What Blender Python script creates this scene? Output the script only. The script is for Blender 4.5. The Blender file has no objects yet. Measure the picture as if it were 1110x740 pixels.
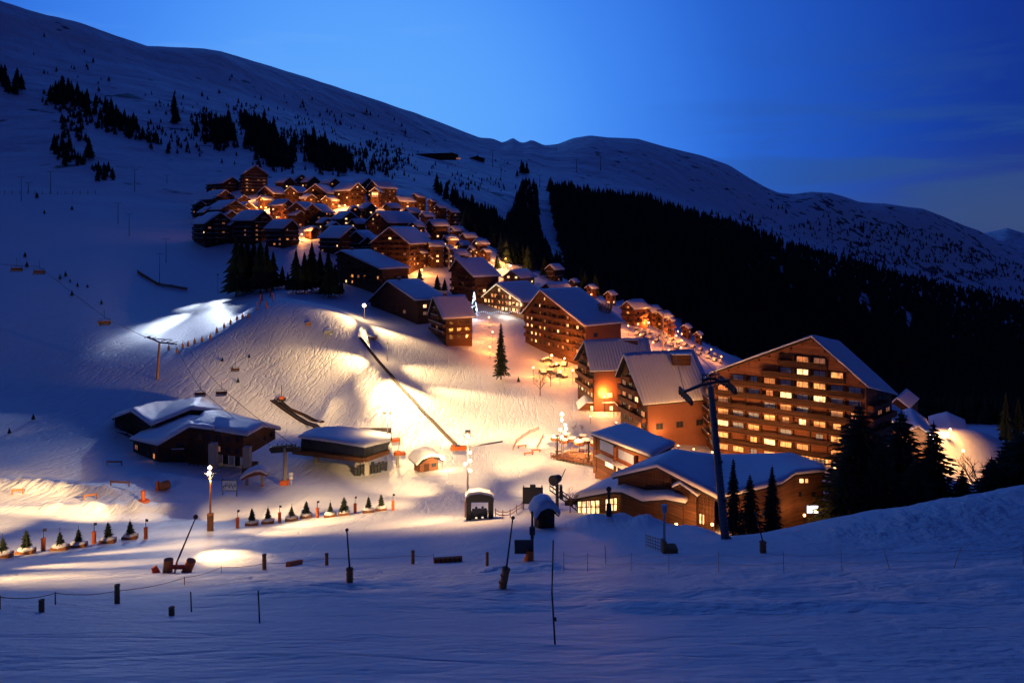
import bpy, math, random
import numpy as np
from mathutils import Vector, Matrix
from mathutils.bvhtree import BVHTree
random.seed(7); RNG = np.random.default_rng(7)
S = bpy.context.scene
COL = S.collection
CX, HY, FL = 555.0, 250.0, 740.0      # picture centre column, eye-level row, focal length in photo pixels
R = math.radians

def P(px, py, d):
    return Vector(((px-CX)/FL*d, d, -(py-HY)/FL*d))

# ------------------------------------------------------------------ materials
MATS = {}
def new_mat(name):
    m = bpy.data.materials.new(name); m.use_nodes = True
    MATS[name] = m
    return m, m.node_tree.nodes, m.node_tree.links, m.node_tree.nodes['Principled BSDF']
def mat(name, col, rough=.7, var=.25, scale=3., metal=0., bump=.0, stretch=(1,1,1), spec=.3, bscale=None):
    m, n, l, b = new_mat(name)
    b.inputs['Roughness'].default_value = rough
    b.inputs['Metallic'].default_value = metal
    b.inputs['Specular IOR Level'].default_value = spec
    tc = n.new('ShaderNodeTexCoord'); mp = n.new('ShaderNodeMapping'); mp.inputs['Scale'].default_value = stretch
    l.new(tc.outputs['Object'], mp.inputs[0])
    nz = n.new('ShaderNodeTexNoise'); nz.inputs['Scale'].default_value = scale; nz.inputs['Detail'].default_value = 4
    l.new(mp.outputs[0], nz.inputs['Vector'])
    mx = n.new('ShaderNodeMix'); mx.data_type = 'RGBA'
    mx.inputs['A'].default_value = (*[c*(1-var) for c in col], 1)
    mx.inputs['B'].default_value = (*[min(1, c*(1+var)) for c in col], 1)
    l.new(nz.outputs['Fac'], mx.inputs['Factor']); l.new(mx.outputs['Result'], b.inputs['Base Color'])
    if bump:
        bp = n.new('ShaderNodeBump'); bp.inputs['Strength'].default_value = .6; bp.inputs['Distance'].default_value = bump
        l.new(nz.outputs['Fac'], bp.inputs['Height']); l.new(bp.outputs[0], b.inputs['Normal'])
    return m
def emis(name, col, s, base=(.6, .5, .4), blotch=False):
    m, n, l, b = new_mat(name)
    b.inputs['Base Color'].default_value = (*base, 1); b.inputs['Roughness'].default_value = .4
    b.inputs['Emission Color'].default_value = (*col, 1); b.inputs['Emission Strength'].default_value = s
    if blotch:      # curtains and furniture behind lit glass
        tc = n.new('ShaderNodeTexCoord'); mp = n.new('ShaderNodeMapping'); mp.inputs['Scale'].default_value = (2.6, 1, .7)
        oi = n.new('ShaderNodeObjectInfo'); va = n.new('ShaderNodeVectorMath'); va.operation = 'ADD'
        sc = n.new('ShaderNodeVectorMath'); sc.operation = 'SCALE'; sc.inputs['Scale'].default_value = .37
        l.new(oi.outputs['Location'], sc.inputs[0])
        l.new(tc.outputs['Object'], va.inputs[0]); l.new(sc.outputs[0], va.inputs[1]); l.new(va.outputs[0], mp.inputs[0])
        nz = n.new('ShaderNodeTexNoise'); nz.inputs['Scale'].default_value = 1.3; nz.inputs['Detail'].default_value = 2
        l.new(mp.outputs[0], nz.inputs['Vector'])
        mr = n.new('ShaderNodeMapRange'); mr.inputs[1].default_value = .35; mr.inputs[2].default_value = .65
        mr.inputs[3].default_value = s*.25; mr.inputs[4].default_value = s*1.6
        l.new(nz.outputs['Fac'], mr.inputs[0]); l.new(mr.outputs[0], b.inputs['Emission Strength'])
    return m

def snow_mat(name, terrain=False):
    m, n, l, b = new_mat(name)
    b.inputs['Roughness'].default_value = .55; b.inputs['Specular IOR Level'].default_value = .25
    tc = n.new('ShaderNodeTexCoord')
    def noise(scale, stretch=(1,1,1), det=5, rot=0):
        mp = n.new('ShaderNodeMapping'); mp.inputs['Scale'].default_value = stretch; mp.inputs['Rotation'].default_value = (0,0,rot)
        l.new(tc.outputs['Object'], mp.inputs[0])
        z = n.new('ShaderNodeTexNoise'); z.inputs['Scale'].default_value = scale; z.inputs['Detail'].default_value = det
        l.new(mp.outputs[0], z.inputs['Vector']); return z.outputs['Fac']
    def math_(op, a, c, v=None):
        q = n.new('ShaderNodeMath'); q.operation = op
        for i, x in enumerate((a, c)):
            if isinstance(x, (int, float)): q.inputs[i].default_value = x
            elif x is not None: l.new(x, q.inputs[i])
        return q.outputs[0]
    cr = n.new('ShaderNodeMix'); cr.data_type = 'RGBA'
    cr.inputs['A'].default_value = (.70,.72,.76,1); cr.inputs['B'].default_value = (.84,.85,.88,1)
    l.new(noise(.35), cr.inputs['Factor']); l.new(cr.outputs['Result'], b.inputs['Base Color'])
    if terrain:
        ra = n.new('ShaderNodeAttribute'); ra.attribute_name = 'rock'
        rn = noise(.022, (1,1,1.6), 9); rn2 = noise(.0045, (1,1,1), 3)
        s1 = math_('ADD', math_('MULTIPLY', rn, .75), math_('MULTIPLY', rn2, .25)); s1 = math_('ADD', s1, ra.outputs['Fac'])
        th = n.new('ShaderNodeMapRange'); th.inputs[1].default_value = .605; th.inputs[2].default_value = .64; l.new(s1, th.inputs[0])
        rm = n.new('ShaderNodeMix'); rm.data_type = 'RGBA'; l.new(th.outputs[0], rm.inputs['Factor']); l.new(cr.outputs['Result'], rm.inputs['A']); rm.inputs['B'].default_value = (.10,.085,.08,1)
        l.new(rm.outputs['Result'], b.inputs['Base Color'])
    if not terrain:
        bp = n.new('ShaderNodeBump'); bp.inputs['Strength'].default_value = .5; bp.inputs['Distance'].default_value = .25
        l.new(noise(.8), bp.inputs['Height']); l.new(bp.outputs[0], b.inputs['Normal'])
        return m
    def attr(nm):
        a = n.new('ShaderNodeAttribute'); a.attribute_name = nm; return a.outputs['Fac']
    # wind-blown ripples in front, ski tracks on the hill, churned snow on the bank, broad relief far off
    h = math_('MULTIPLY', noise(.55, (.6, 1.2, 1), 9), .6)
    h = math_('ADD', h, math_('MULTIPLY', math_('MULTIPLY', noise(2.6, (.7, 1.3, 1), 9), noise(.12, (1,1,1), 3)), .6))
    h = math_('MULTIPLY', h, attr('near'))
    def lines(scale, stretch, rot, width):      # thin winding grooves where a stretched noise crosses its middle value
        a = math_('ABSOLUTE', math_('SUBTRACT', noise(scale, stretch, 2.5, rot), .5), None)
        q = n.new('ShaderNodeMapRange'); q.inputs[1].default_value = 0; q.inputs[2].default_value = width; l.new(a, q.inputs[0]); return q.outputs[0]
    ln = math_('ADD', math_('MULTIPLY', lines(.15, (1.6, .22, 1), .25, .024), .32), math_('MULTIPLY', lines(.125, (1.8, .2, 1), -.5, .022), .3))
    ln = math_('ADD', ln, math_('MULTIPLY', lines(.22, (1.5, .3, 1), .75, .03), .2))
    rough = math_('MULTIPLY', noise(1.1, (1, .35, 1), 10, .2), .55)
    tr = math_('MULTIPLY', math_('ADD', ln, rough), attr('tracks'))
    ch = math_('MULTIPLY', math_('MULTIPLY', noise(.75, (1.0, .3, 1), 5, .9), 1.5), attr('churn'))
    ch = math_('ADD', ch, math_('MULTIPLY', math_('MULTIPLY', noise(2.5, (1, .6, 1), 4, .9), .3), attr('churn')))
    gr = math_('MULTIPLY', math_('ADD', math_('MULTIPLY', ln, .16), math_('MULTIPLY', noise(1.4, (1, .6, 1), 10, .4), .14)), attr('groomed'))
    h = math_('ADD', h, math_('MULTIPLY', math_('MULTIPLY', lines(.13, (.5, 1.3, 1), .15, .02), .10), attr('near')))
    h = math_('ADD', h, gr)
    fr = math_('MULTIPLY', math_('MULTIPLY', noise(.010, (1,1,1), 12), 34), attr('far'))
    h = math_('ADD', math_('ADD', h, tr), math_('ADD', ch, fr))
    bp = n.new('ShaderNodeBump'); bp.inputs['Strength'].default_value = .85; bp.inputs['Distance'].default_value = 1.0
    l.new(h, bp.inputs['Height']); l.new(bp.outputs[0], b.inputs['Normal'])
    return m
snow_mat('snow'); snow_mat('terrain_snow', True)
def ribbed_snow(name):
    m = snow_mat(name); n, l = m.node_tree.nodes, m.node_tree.links; b = n['Principled BSDF']
    tc = n.new('ShaderNodeTexCoord'); mp = n.new('ShaderNodeMapping'); mp.inputs['Rotation'].default_value = (0,0,R(-14)); l.new(tc.outputs['Object'], mp.inputs[0])
    w = n.new('ShaderNodeTexWave'); w.bands_direction = 'X'; w.inputs['Scale'].default_value = .34; w.inputs['Distortion'].default_value = 1.2; w.inputs['Detail'].default_value = 2; l.new(mp.outputs[0], w.inputs['Vector'])
    bp = n.new('ShaderNodeBump'); bp.inputs['Strength'].default_value = .7; bp.inputs['Distance'].default_value = .22
    l.new(w.outputs['Fac'], bp.inputs['Height']); l.new(bp.outputs[0], b.inputs['Normal']); return m
ribbed_snow('snow_ribbed')
def board_mat(name, col, axis=2, freq=5., var=.3):   # timber cladding with visible boards
    m = mat(name, col, .75, var, 1.2, stretch=(1,1,.3), spec=.2)
    n, l = m.node_tree.nodes, m.node_tree.links; b = n['Principled BSDF']
    tc = n.new('ShaderNodeTexCoord'); wv = n.new('ShaderNodeTexWave'); wv.bands_direction = 'Z' if axis == 2 else 'X'
    wv.inputs['Scale'].default_value = freq/6.283; wv.wave_profile = 'SAW'
    l.new(tc.outputs['Object'], wv.inputs['Vector'])
    old = b.inputs['Base Color'].links[0].from_socket
    gp = n.new('ShaderNodeMapRange'); gp.inputs[1].default_value = 0; gp.inputs[2].default_value = .16; gp.inputs[3].default_value = .35; gp.inputs[4].default_value = 1
    l.new(wv.outputs['Fac'], gp.inputs[0])
    bn = n.new('ShaderNodeTexNoise'); bn.inputs['Scale'].default_value = 1; mp2 = n.new('ShaderNodeMapping'); mp2.inputs['Scale'].default_value = (.15,.15,4.5); l.new(tc.outputs['Object'], mp2.inputs[0]); l.new(mp2.outputs[0], bn.inputs['Vector'])
    br = n.new('ShaderNodeMapRange'); br.inputs[1].default_value = .3; br.inputs[2].default_value = .7; br.inputs[3].default_value = .6; br.inputs[4].default_value = 1.35; l.new(bn.outputs['Fac'], br.inputs[0])
    m1 = n.new('ShaderNodeMath'); m1.operation = 'MULTIPLY'; l.new(gp.outputs[0], m1.inputs[0]); l.new(br.outputs[0], m1.inputs[1])
    vm_ = n.new('ShaderNodeVectorMath'); vm_.operation = 'SCALE'; l.new(old, vm_.inputs[0]); l.new(m1.outputs[0], vm_.inputs['Scale']); l.new(vm_.outputs[0], b.inputs['Base Color'])
    bp = n.new('ShaderNodeBump'); bp.inputs['Strength'].default_value = .8; bp.inputs['Distance'].default_value = .06
    l.new(wv.outputs['Fac'], bp.inputs['Height']); l.new(bp.outputs[0], b.inputs['Normal'])
    return m
board_mat('wood_dark', (.075,.036,.022)); board_mat('wood_brown', (.115,.052,.028)); board_mat('wood_red', (.22,.085,.045))
board_mat('wood_pale', (.26,.15,.08)); mat('render_red', (.21,.082,.048), .85, .15, 1.5)
mat('plaster', (.45,.38,.3), .85, .12, 2); mat('stone', (.22,.18,.15), .9, .4, 2.5, bump=.1)
mat('roof_dark', (.03,.025,.024), .7, .3, 2); mat('metal_grey', (.10,.11,.13), .45, .2, 4, metal=.6)
mat('metal_dark', (.035,.037,.045), .5, .2, 4, metal=.3); mat('galvanised', (.32,.34,.37), .5, .2, 5, metal=.5)
mat('glass_dark', (.02,.025,.035), .12, .2, 2, spec=.6); mat('curtain', (.34,.44,.66), .6, .35, 1.6, stretch=(4,4,.5))
mat('needles', (.014,.028,.014), .8, .5, 1.5); mat('needles_near', (.022,.032,.016), .8, .5, 2.5); mat('bark', (.05,.03,.02), .9, .4, 5)
mat('twigs', (.11,.06,.035), .9, .3, 5)
mat('orange_mat', (.62,.13,.03), .7, .2, 4); mat('mat_brown', (.32,.13,.05), .8, .25, 4); mat('concrete', (.3,.28,.26), .9, .2, 2)
mat('red_paint', (.45,.06,.03), .6, .2, 4); mat('rubber', (.03,.03,.03), .8, .3, 4); mat('white_paint', (.7,.7,.7), .5, .1, 3)
mat('blue_paint', (.05,.12,.35), .5, .2, 3); mat('yellow_paint', (.6,.4,.06), .5, .2, 3); mat('car_dark', (.03,.03,.045), .3, .3, 2, spec=.5)
mat('net_orange', (.4,.14,.06), .8, .4, 8); mat('soil', (.07,.05,.04), .95, .4, 3)
emis('lit_warm', (1,.36,.09), 1.2, blotch=True); emis('lit_amber', (1,.28,.06), .7, blotch=True); emis('lit_bright', (1,.58,.24), 2.2, blotch=True)
emis('lit_dim', (1,.36,.12), .22, blotch=True); emis('lit_white', (.8,.9,1), 1.5); emis('bulb_orange', (1,.42,.12), 14); emis('bulb_warm', (1,.72,.42), 22)
emis('bulb_white', (.85,.93,1), 20); emis('fairy', (1,.75,.4), 5); emis('fairy_blue', (.45,.7,1), 5)
emis('screen', (.6,.85,1), .35)

# ------------------------------------------------------------------ mesh helpers
class MB:
    def __init__(s): s.v = []; s.f = []; s.m = []; s.sm = False
    def add(s, vs, fs, mi=0):
        k = len(s.v); s.v += [tuple(v) for v in vs]; s.f += [tuple(i+k for i in f) for f in fs]; s.m += [mi]*len(fs); return s
    def box(s, c, size, mi=0, rz=0, rx=0):
        c = Vector(c); hx, hy, hz = size[0]/2, size[1]/2, size[2]/2
        M = Matrix.Rotation(rz, 3, 'Z') @ Matrix.Rotation(rx, 3, 'X')
        vs = [c + M @ Vector((x*hx, y*hy, z*hz)) for x in (-1,1) for y in (-1,1) for z in (-1,1)]
        return s.add(vs, [(0,1,3,2),(4,6,7,5),(0,4,5,1),(2,3,7,6),(0,2,6,4),(1,5,7,3)], mi)
    def bar(s, a, b, w, h=None, mi=0):        # rectangular bar from a to b
        a, b = Vector(a), Vector(b); h = h or w; t = (b-a).normalized()
        u = t.cross(Vector((0,0,1)));
        if u.length < 1e-3: u = Vector((1,0,0))
        u.normalize(); v = u.cross(t)
        vs = [p + u*sx*w/2 + v*sz*h/2 for p in (a,b) for sx, sz in ((-1,-1),(1,-1),(1,1),(-1,1))]
        return s.add(vs, [(0,3,2,1),(4,5,6,7),(0,1,5,4),(1,2,6,5),(2,3,7,6),(3,0,4,7)], mi)
    def tube(s, a, b, r0, r1=None, n=8, mi=0, cap=True):
        a, b = Vector(a), Vector(b); r1 = r0 if r1 is None else r1; t = (b-a).normalized()
        u = t.cross(Vector((0,0,1)));
        if u.length < 1e-3: u = Vector((1,0,0))
        u.normalize(); v = u.cross(t); vs = []
        for p, r in ((a,r0),(b,r1)):
            for i in range(n):
                q = 2*math.pi*i/n; vs.append(p + u*math.cos(q)*r + v*math.sin(q)*r)
        fs = [(i,(i+1)%n,n+(i+1)%n,n+i) for i in range(n)]
        if cap: fs += [tuple(range(n-1,-1,-1)), tuple(range(n,2*n))]
        return s.add(vs, fs, mi)
    def path(s, pts, r, n=6, mi=0):
        for a, b in zip(pts, pts[1:]): s.tube(a, b, r, r, n, mi)
        return s
    def ball(s, c, r, mi=0, nu=10, nv=6, sz=1.):
        c = Vector(c); vs = [c+Vector((0,0,r*sz))]
        for j in range(1, nv):
            t = math.pi*j/nv
            for i in range(nu):
                q = 2*math.pi*i/nu; vs.append(c+Vector((r*math.sin(t)*math.cos(q), r*math.sin(t)*math.sin(q), r*sz*math.cos(t))))
        vs.append(c-Vector((0,0,r*sz))); fs = [(0,1+i,1+(i+1)%nu) for i in range(nu)]
        for j in range(nv-2):
            for i in range(nu):
                a = 1+j*nu; fs.append((a+i, a+nu+i, a+nu+(i+1)%nu, a+(i+1)%nu))
        a = 1+(nv-2)*nu; fs += [(a+(i+1)%nu, a+i, len(vs)-1) for i in range(nu)]
        return s.add(vs, fs, mi)
    def prism(s, poly, ext, mi=0):            # polygon (3D points) extruded by a vector
        n = len(poly); ext = Vector(ext); vs = [Vector(p) for p in poly] + [Vector(p)+ext for p in poly]
        return s.add(vs, [tuple(range(n-1,-1,-1)), tuple(range(n,2*n))] + [(i,(i+1)%n,n+(i+1)%n,n+i) for i in range(n)], mi)
    def mesh(s, name, mats, off=None, smooth=False):
        me = bpy.data.meshes.new(name)
        vs = s.v if off is None else [(x-off[0], y-off[1], z-off[2]) for x, y, z in s.v]
        me.from_pydata(vs, [], s.f)
        mats = [mats] if isinstance(mats, str) else mats
        for q in mats: me.materials.append(MATS[q])
        if len(mats) > 1: me.polygons.foreach_set('material_index', s.m)
        if smooth: me.polygons.foreach_set('use_smooth', [True]*len(me.polygons))
        me.update(); return me
    def build(s, name, mats, parent=None, off=None, smooth=False, label=None):
        o = bpy.data.objects.new(name, s.mesh(name, mats, off, smooth)); COL.objects.link(o)
        if parent: o.parent = parent
        if label: o['label'] = label
        return o
def put(name, me, parent=None, loc=(0,0,0), rz=0, sc=None):
    o = bpy.data.objects.new(name, me); COL.objects.link(o); o.location = loc; o.rotation_euler[2] = rz
    if sc is not None: o.scale = sc if hasattr(sc, '__len__') else (sc, sc, sc)
    if parent: o.parent = parent
    return o
def tag(o, label, cat, group=None, kind=None):
    if label: o['label'] = label
    if cat: o['category'] = cat
    if group: o['group'] = group
    if kind: o['kind'] = kind
    return o
def thing(name, label, cat, loc=(0,0,0), rz=0, group=None):
    o = bpy.data.objects.new(name, None); COL.objects.link(o); o.location = loc; o.rotation_euler[2] = rz
    o.empty_display_size = .5
    return tag(o, label, cat, group)
def copy_tree(o, parent=None):
    c = o.copy(); COL.objects.link(c)
    if parent: c.parent = parent
    for ch in [q for q in o.children]: copy_tree(ch, c)
    return c

# ------------------------------------------------------------------ terrain: one height field
KX = [-700,0,100,200,250,290,350,400,480,555,640,700,780,850,900,1000,1110,1800]
def row(**k):  # p0=(y,d) ...
    f = lambda q: int(q[1:])*(-1 if q[0] == 'm' else 1)
    xs = sorted(k, key=f); X = [f(q) for q in xs]
    return X, [k[q][0] for q in xs], [k[q][1] for q in xs]
L = [
 row(p0=(780,8.5)),
 row(p0=(697,16)),
 row(p0=(657,26),p555=(655,26)),
 row(p0=(656,30),p130=(654,30),p290=(645,31),p400=(639,32),p555=(632,34),p700=(627,35),p900=(618,37),p1110=(608,38)),
 row(p0=(640,42),p290=(622,46),p555=(612,46),p700=(611,45),p900=(604,47),p1110=(597,48)),
 row(p0=(615,62),p290=(600,66),p555=(590,62),p700=(592,58),p850=(592,54),p900=(591,53),p1000=(584,52),p1110=(578,51)),
 row(p0=(590,80),p290=(578,88),p555=(562,85),p640=(570,76),p700=(576,70),p780=(583,66),p850=(574,64),p900=(562,63),p1000=(546,61),p1110=(529,60),p1500=(480,60)),
 row(p0=(565,95),p290=(555,108),p555=(532,112),p640=(548,98),p700=(560,88),p780=(578,80),p850=(590,80),p900=(600,80),p1110=(620,78)),
 row(p0=(540,110),p200=(530,118),p290=(530,125),p400=(528,128),p555=(505,140),p640=(510,135),p700=(512,130),p780=(520,125),p900=(525,125),p1110=(560,115)),
 row(p0=(515,122),p100=(515,128),p200=(509,133),p290=(507,143),p400=(505,150),p480=(495,155),p555=(475,170),p640=(475,168),p700=(477,165),p780=(492,158),p900=(503,150),p1000=(510,160),p1110=(545,150)),
 row(p0=(480,145),p100=(483,150),p200=(480,156),p290=(472,170),p400=(465,180),p480=(450,195),p555=(440,205),p640=(442,198),p700=(450,195),p780=(470,185),p900=(495,185),p1000=(520,190),p1110=(530,190)),
 row(p0=(440,172),p100=(430,178),p200=(415,190),p290=(410,205),p400=(420,215),p480=(412,235),p555=(408,240),p640=(412,230),p700=(420,225),p780=(435,230),p900=(480,240),p1000=(512,225),p1080=(515,228),p1160=(560,230)),
 row(p0=(400,200),p100=(390,205),p200=(378,222),p250=(350,240),p290=(320,262),p350=(330,268),p400=(350,275),p480=(373,264),p555=(380,270),p640=(390,262),p700=(395,262),p780=(405,280),p900=(455,340),p960=(470,262),p1000=(467,240),p1070=(470,246),p1095=(490,250),p1200=(580,300)),
 row(p0=(360,232),p100=(352,245),p200=(370,250),p250=(347,268),p290=(324,285),p350=(328,300),p400=(338,305),p480=(345,300),p555=(352,305),p640=(370,300),p700=(383,300),p780=(393,325),p900=(450,500),p960=(475,320),p1000=(472,290),p1070=(476,300),p1110=(505,330),p1200=(560,500)),
 row(p0=(322,275),p100=(324,285),p200=(335,310),p250=(325,315),p290=(313,330),p350=(314,345),p400=(308,355),p480=(318,355),p555=(322,360),p640=(342,350),p700=(362,345),p780=(385,380),p900=(440,700),p1000=(450,750),p1110=(450,800)),
 row(p0=(270,360),p100=(275,370),p200=(287,390),p250=(288,390),p290=(280,395),p400=(280,400),p480=(290,400),p555=(300,410),p640=(320,400),p700=(345,400),p800=(388,480),p900=(430,900),p1000=(435,950),p1110=(440,1000)),
 row(p0=(220,480),p100=(233,480),p200=(255,470),p250=(252,470),p290=(246,470),p400=(248,475),p480=(256,480),p530=(268,480),p600=(300,480),p700=(345,520),p780=(390,640),p900=(420,1000),p1000=(425,1050),p1110=(430,1100)),
 row(p0=(200,560),p100=(210,560),p200=(228,560),p250=(222,560),p290=(215,560),p400=(218,560),p480=(238,560),p555=(275,620),p640=(310,650),p700=(338,700),p780=(378,800),p900=(405,1200),p1110=(415,1250)),
 row(p0=(160,720),p100=(165,720),p200=(188,720),p290=(190,700),p400=(200,700),p480=(215,720),p555=(250,850),p640=(280,900),p700=(300,950),p780=(340,1050),p900=(370,1400),p1000=(380,1500),p1110=(395,1500)),
 row(p0=(90,1000),p100=(110,1000),p200=(130,1000),p290=(145,1000),p400=(170,1050),p480=(190,1100),p555=(210,1200),p640=(230,1250),p700=(245,1300),p780=(270,1400),p900=(310,1800),p1000=(335,2000),p1110=(360,2000)),
 row(p0=(40,1250),p100=(60,1350),p200=(85,1400),p290=(110,1500),p400=(145,1700),p480=(165,1800),p555=(185,1800),p640=(195,1900),p700=(205,2000),p780=(232,2200),p900=(272,2500),p1000=(300,2700),p1110=(328,2700)),
 row(m700=(-260,1450),p0=(4,1450),p50=(18,1480),p90=(27,1520),p125=(40,1560),p160=(51,1600),p200=(52,1700),p240=(58,1800),p270=(69,1900),p330=(86,2000),p400=(108,2100),p450=(124,2300),p490=(141,2500),p520=(153,2600),p534=(154,2650),p545=(159,2700),p556=(154,2800),p566=(160,2800),p577=(155,2850),p590=(161,2900),p605=(160,2950),p622=(153,2980),p640=(150,3000),p660=(152,3000),p690=(153,3050),p730=(163,3100),p760=(171,3150),p790=(180,3200),p812=(193,3200),p830=(203,3250),p845=(209,3280),p860=(210,3300),p880=(207,3300),p900=(209,3300),p930=(219,3350),p960=(221,3400),p1000=(226,3400),p1030=(238,3450),p1060=(250,3500),p1080=(260,3500),p1110=(266,3500),p1800=(420,3500)),
 row(p0=(60,1900),p200=(80,2100),p400=(140,2600),p555=(190,3500),p700=(185,3900),p900=(240,4200),p1110=(290,4300),p1800=(440,4300)),
 row(p0=(200,7500),p900=(255,7500),p1040=(262,7500),p1065=(253,7500),p1080=(250,7500),p1092=(247,7500),p1102=(250,7500),p1125=(256,7500),p1180=(252,7500),p1300=(262,7500),p1800=(268,7500)),
 row(p0=(262,9500)),
]
for i, (X, Y, D) in enumerate(L): L[i] = (X, [float(q) for q in Y], D)
PXC = np.arange(-700, 1801, 4.0)
YY = np.array([np.interp(PXC, X, Y) for X, Y, D in L]).T
DD = np.array([np.interp(PXC, X, D) for X, Y, D in L]).T
def smooth_cols(A, k):
    ker = np.hanning(k+2)[1:-1]; ker /= ker.sum(); Ap = np.pad(A, ((k//2, k//2)), mode='edge'); return np.convolve(Ap, ker, 'valid')
for k in range(len(L)):
    if k in (21, 23): continue
    w = 23 if k in (10,11,12) else 15
    YY[:,k] = smooth_cols(YY[:,k], w); DD[:,k] = smooth_cols(DD[:,k], w)
ZZ = -(YY-HY)/FL*DD
LD = np.log(DD)
h = np.diff(LD, axis=1); dl = np.diff(ZZ, axis=1)/h
SL = np.zeros_like(ZZ)
w1 = 2*h[:,1:]+h[:,:-1]; w2 = h[:,1:]+2*h[:,:-1]
same = dl[:,:-1]*dl[:,1:] > 0
with np.errstate(divide='ignore', invalid='ignore'):
    hm = (w1+w2)/(w1/dl[:,:-1]+w2/dl[:,1:])
SL[:,1:-1] = np.where(same, hm, 0); SL[:,0] = dl[:,0]; SL[:,-1] = dl[:,-1]
def vnoise(x, y, seed=0):
    xi = np.floor(x).astype(np.int64); yi = np.floor(y).astype(np.int64); fx = x-xi; fy = y-yi
    fx = fx*fx*(3-2*fx); fy = fy*fy*(3-2*fy)
    def hsh(a, b):
        n = (a*374761393 + b*668265263 + seed*1442695041) & 0xffffffff
        n = ((n ^ (n >> 13))*1274126177) & 0xffffffff
        return ((n ^ (n >> 16)) & 0xffff)/65535.0*2-1
    return (hsh(xi,yi)*(1-fx)+hsh(xi+1,yi)*fx)*(1-fy)+(hsh(xi,yi+1)*(1-fx)+hsh(xi+1,yi+1)*fx)*fy
def height(x, y, detail=True):
    x = np.atleast_1d(np.asarray(x, float)); y = np.atleast_1d(np.asarray(y, float))
    d = np.clip(y, 8.5, 9400); px = np.clip(CX + FL*x/d, -690, 1790)
    c = (px-PXC[0])/4.0; c0 = np.floor(c).astype(int); fc = c-c0; out = np.zeros_like(d); ld = np.log(d)
    for cc, w in ((c0, 1-fc), (np.minimum(c0+1, len(PXC)-1), fc)):
        k = np.zeros(len(d), int)
        for j in range(1, len(L)-1): k += (DD[cc, j] <= d)
        a, b = LD[cc,k], LD[cc,k+1]; hh = b-a; t = np.clip((ld-a)/hh, 0, 1)
        t2, t3 = t*t, t*t*t
        z = (2*t3-3*t2+1)*ZZ[cc,k] + (t3-2*t2+t)*hh*SL[cc,k] + (-2*t3+3*t2)*ZZ[cc,k+1] + (t3-t2)*hh*SL[cc,k+1]
        out += z*w
    out += np.where(y < 8.5, (8.5-np.maximum(y, 0))*.5 - np.minimum(y, 0)*.12, 0)
    if detail:
        dd = np.maximum(d, 12)
        for i, lam in enumerate((1.3, 3.1, 8, 22, 60, 160, 420)):
            q = lam/dd; w = np.exp(-(np.log(q/.045)/.9)**2)
            w *= np.where(dd > 1300, np.clip(1-(dd-1300)/1500, .6, 1), 1)
            w *= np.where((dd > 65) & (dd < 600), .16 if lam > 5 else .5, 1)
            st = 1.8 if i < 3 else 1.0
            out += w*lam*np.where(dd > 500, .045, .04)*vnoise((x*.8+y*.6)/lam/st+17.3*i, (y*.8-x*.6)/lam*1.2+9.1*i, i)
        st_ = np.clip((46-dd)/12, 0, 1)*np.clip((dd-10)/6, 0, 1)
        out += st_*(.20*vnoise(x/6+.15*y, y/1.5, 61)+.10*vnoise(x/2.4, y/.7, 62))*np.clip(.3+1.3*vnoise(x/13, y/9, 63), 0, 1.2)
        # churned bank by the firs and snow piled beside the pistes
        m = np.exp(-((px-1010)/150)**2)*np.exp(-((dd-57)/5.5)**2)
        out += m*.28*vnoise(x/1.1+.7*y, y/2.6, 31) + m*.12*vnoise(x/.5, y/.9, 32)
        for (xa, ya, xb, yb, hw, hh_) in PILES:
            vx, vy = xb-xa, yb-ya; LL = vx*vx+vy*vy; t = np.clip(((x-xa)*vx+(y-ya)*vy)/LL, 0, 1)
            dist = np.hypot(x-xa-t*vx, y-ya-t*vy)
            out += hh_*np.exp(-(dist/hw)**2)*(1+.5*vnoise(x/1.6, y/1.6, 41))*np.clip(1.1-dist/hw/3, 0, 1)
    return out
def Q(px, d): return ((px-CX)/FL*d, d)
PILES = [(*Q(0,118), *Q(110,116), 2.2, 1.1), (*Q(0,103), *Q(190,108), 1.6, .8), (*Q(150,126), *Q(250,123), 1.6, 1.1),
         (*Q(530,42.5), *Q(603,42), .55, .45), (*Q(640,80), *Q(700,79), 2.2, 1.0), (*Q(760,72), *Q(700,78), 2.0, .7),
         (*Q(540,98), *Q(572,96), 2.2, 1.2), (*Q(345,178), *Q(362,200), 2.0, 1.1)]
NU, NR = 640, 620
us = np.linspace(-1.35, 1.35, NU); rs = np.exp(np.linspace(math.log(3.0), math.log(9400.), NR))
U, RR = np.meshgrid(us, rs); Yg = RR-25; Xg = U*RR
Zg = height(Xg.ravel(), Yg.ravel()).reshape(Xg.shape)
co = np.stack([Xg, Yg, Zg], -1).reshape(-1, 3)
idx = np.arange(NU*NR).reshape(NR, NU)
quads = np.stack([idx[:-1,:-1], idx[:-1,1:], idx[1:,1:], idx[1:,:-1]], -1).reshape(-1, 4)
me = bpy.data.meshes.new('snowy_ground')
me.vertices.add(len(co)); me.vertices.foreach_set('co', co.ravel().astype(np.float32))
me.loops.add(quads.size); me.loops.foreach_set('vertex_index', quads.ravel().astype(np.int32))
me.polygons.add(len(quads)); me.polygons.foreach_set('loop_start', np.arange(0, quads.size, 4).astype(np.int32))
me.polygons.foreach_set('use_smooth', np.ones(len(quads), bool)); me.update()
pxv = CX+FL*co[:,0]/np.maximum(co[:,1], 8); dv = np.maximum(co[:,1], 8)
def setattr_(nm, a):
    at = me.attributes.new(nm, 'FLOAT', 'POINT'); at.data.foreach_set('value', a.astype(np.float32))
setattr_('near', np.clip((75-dv)/30, 0, 1))
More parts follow.
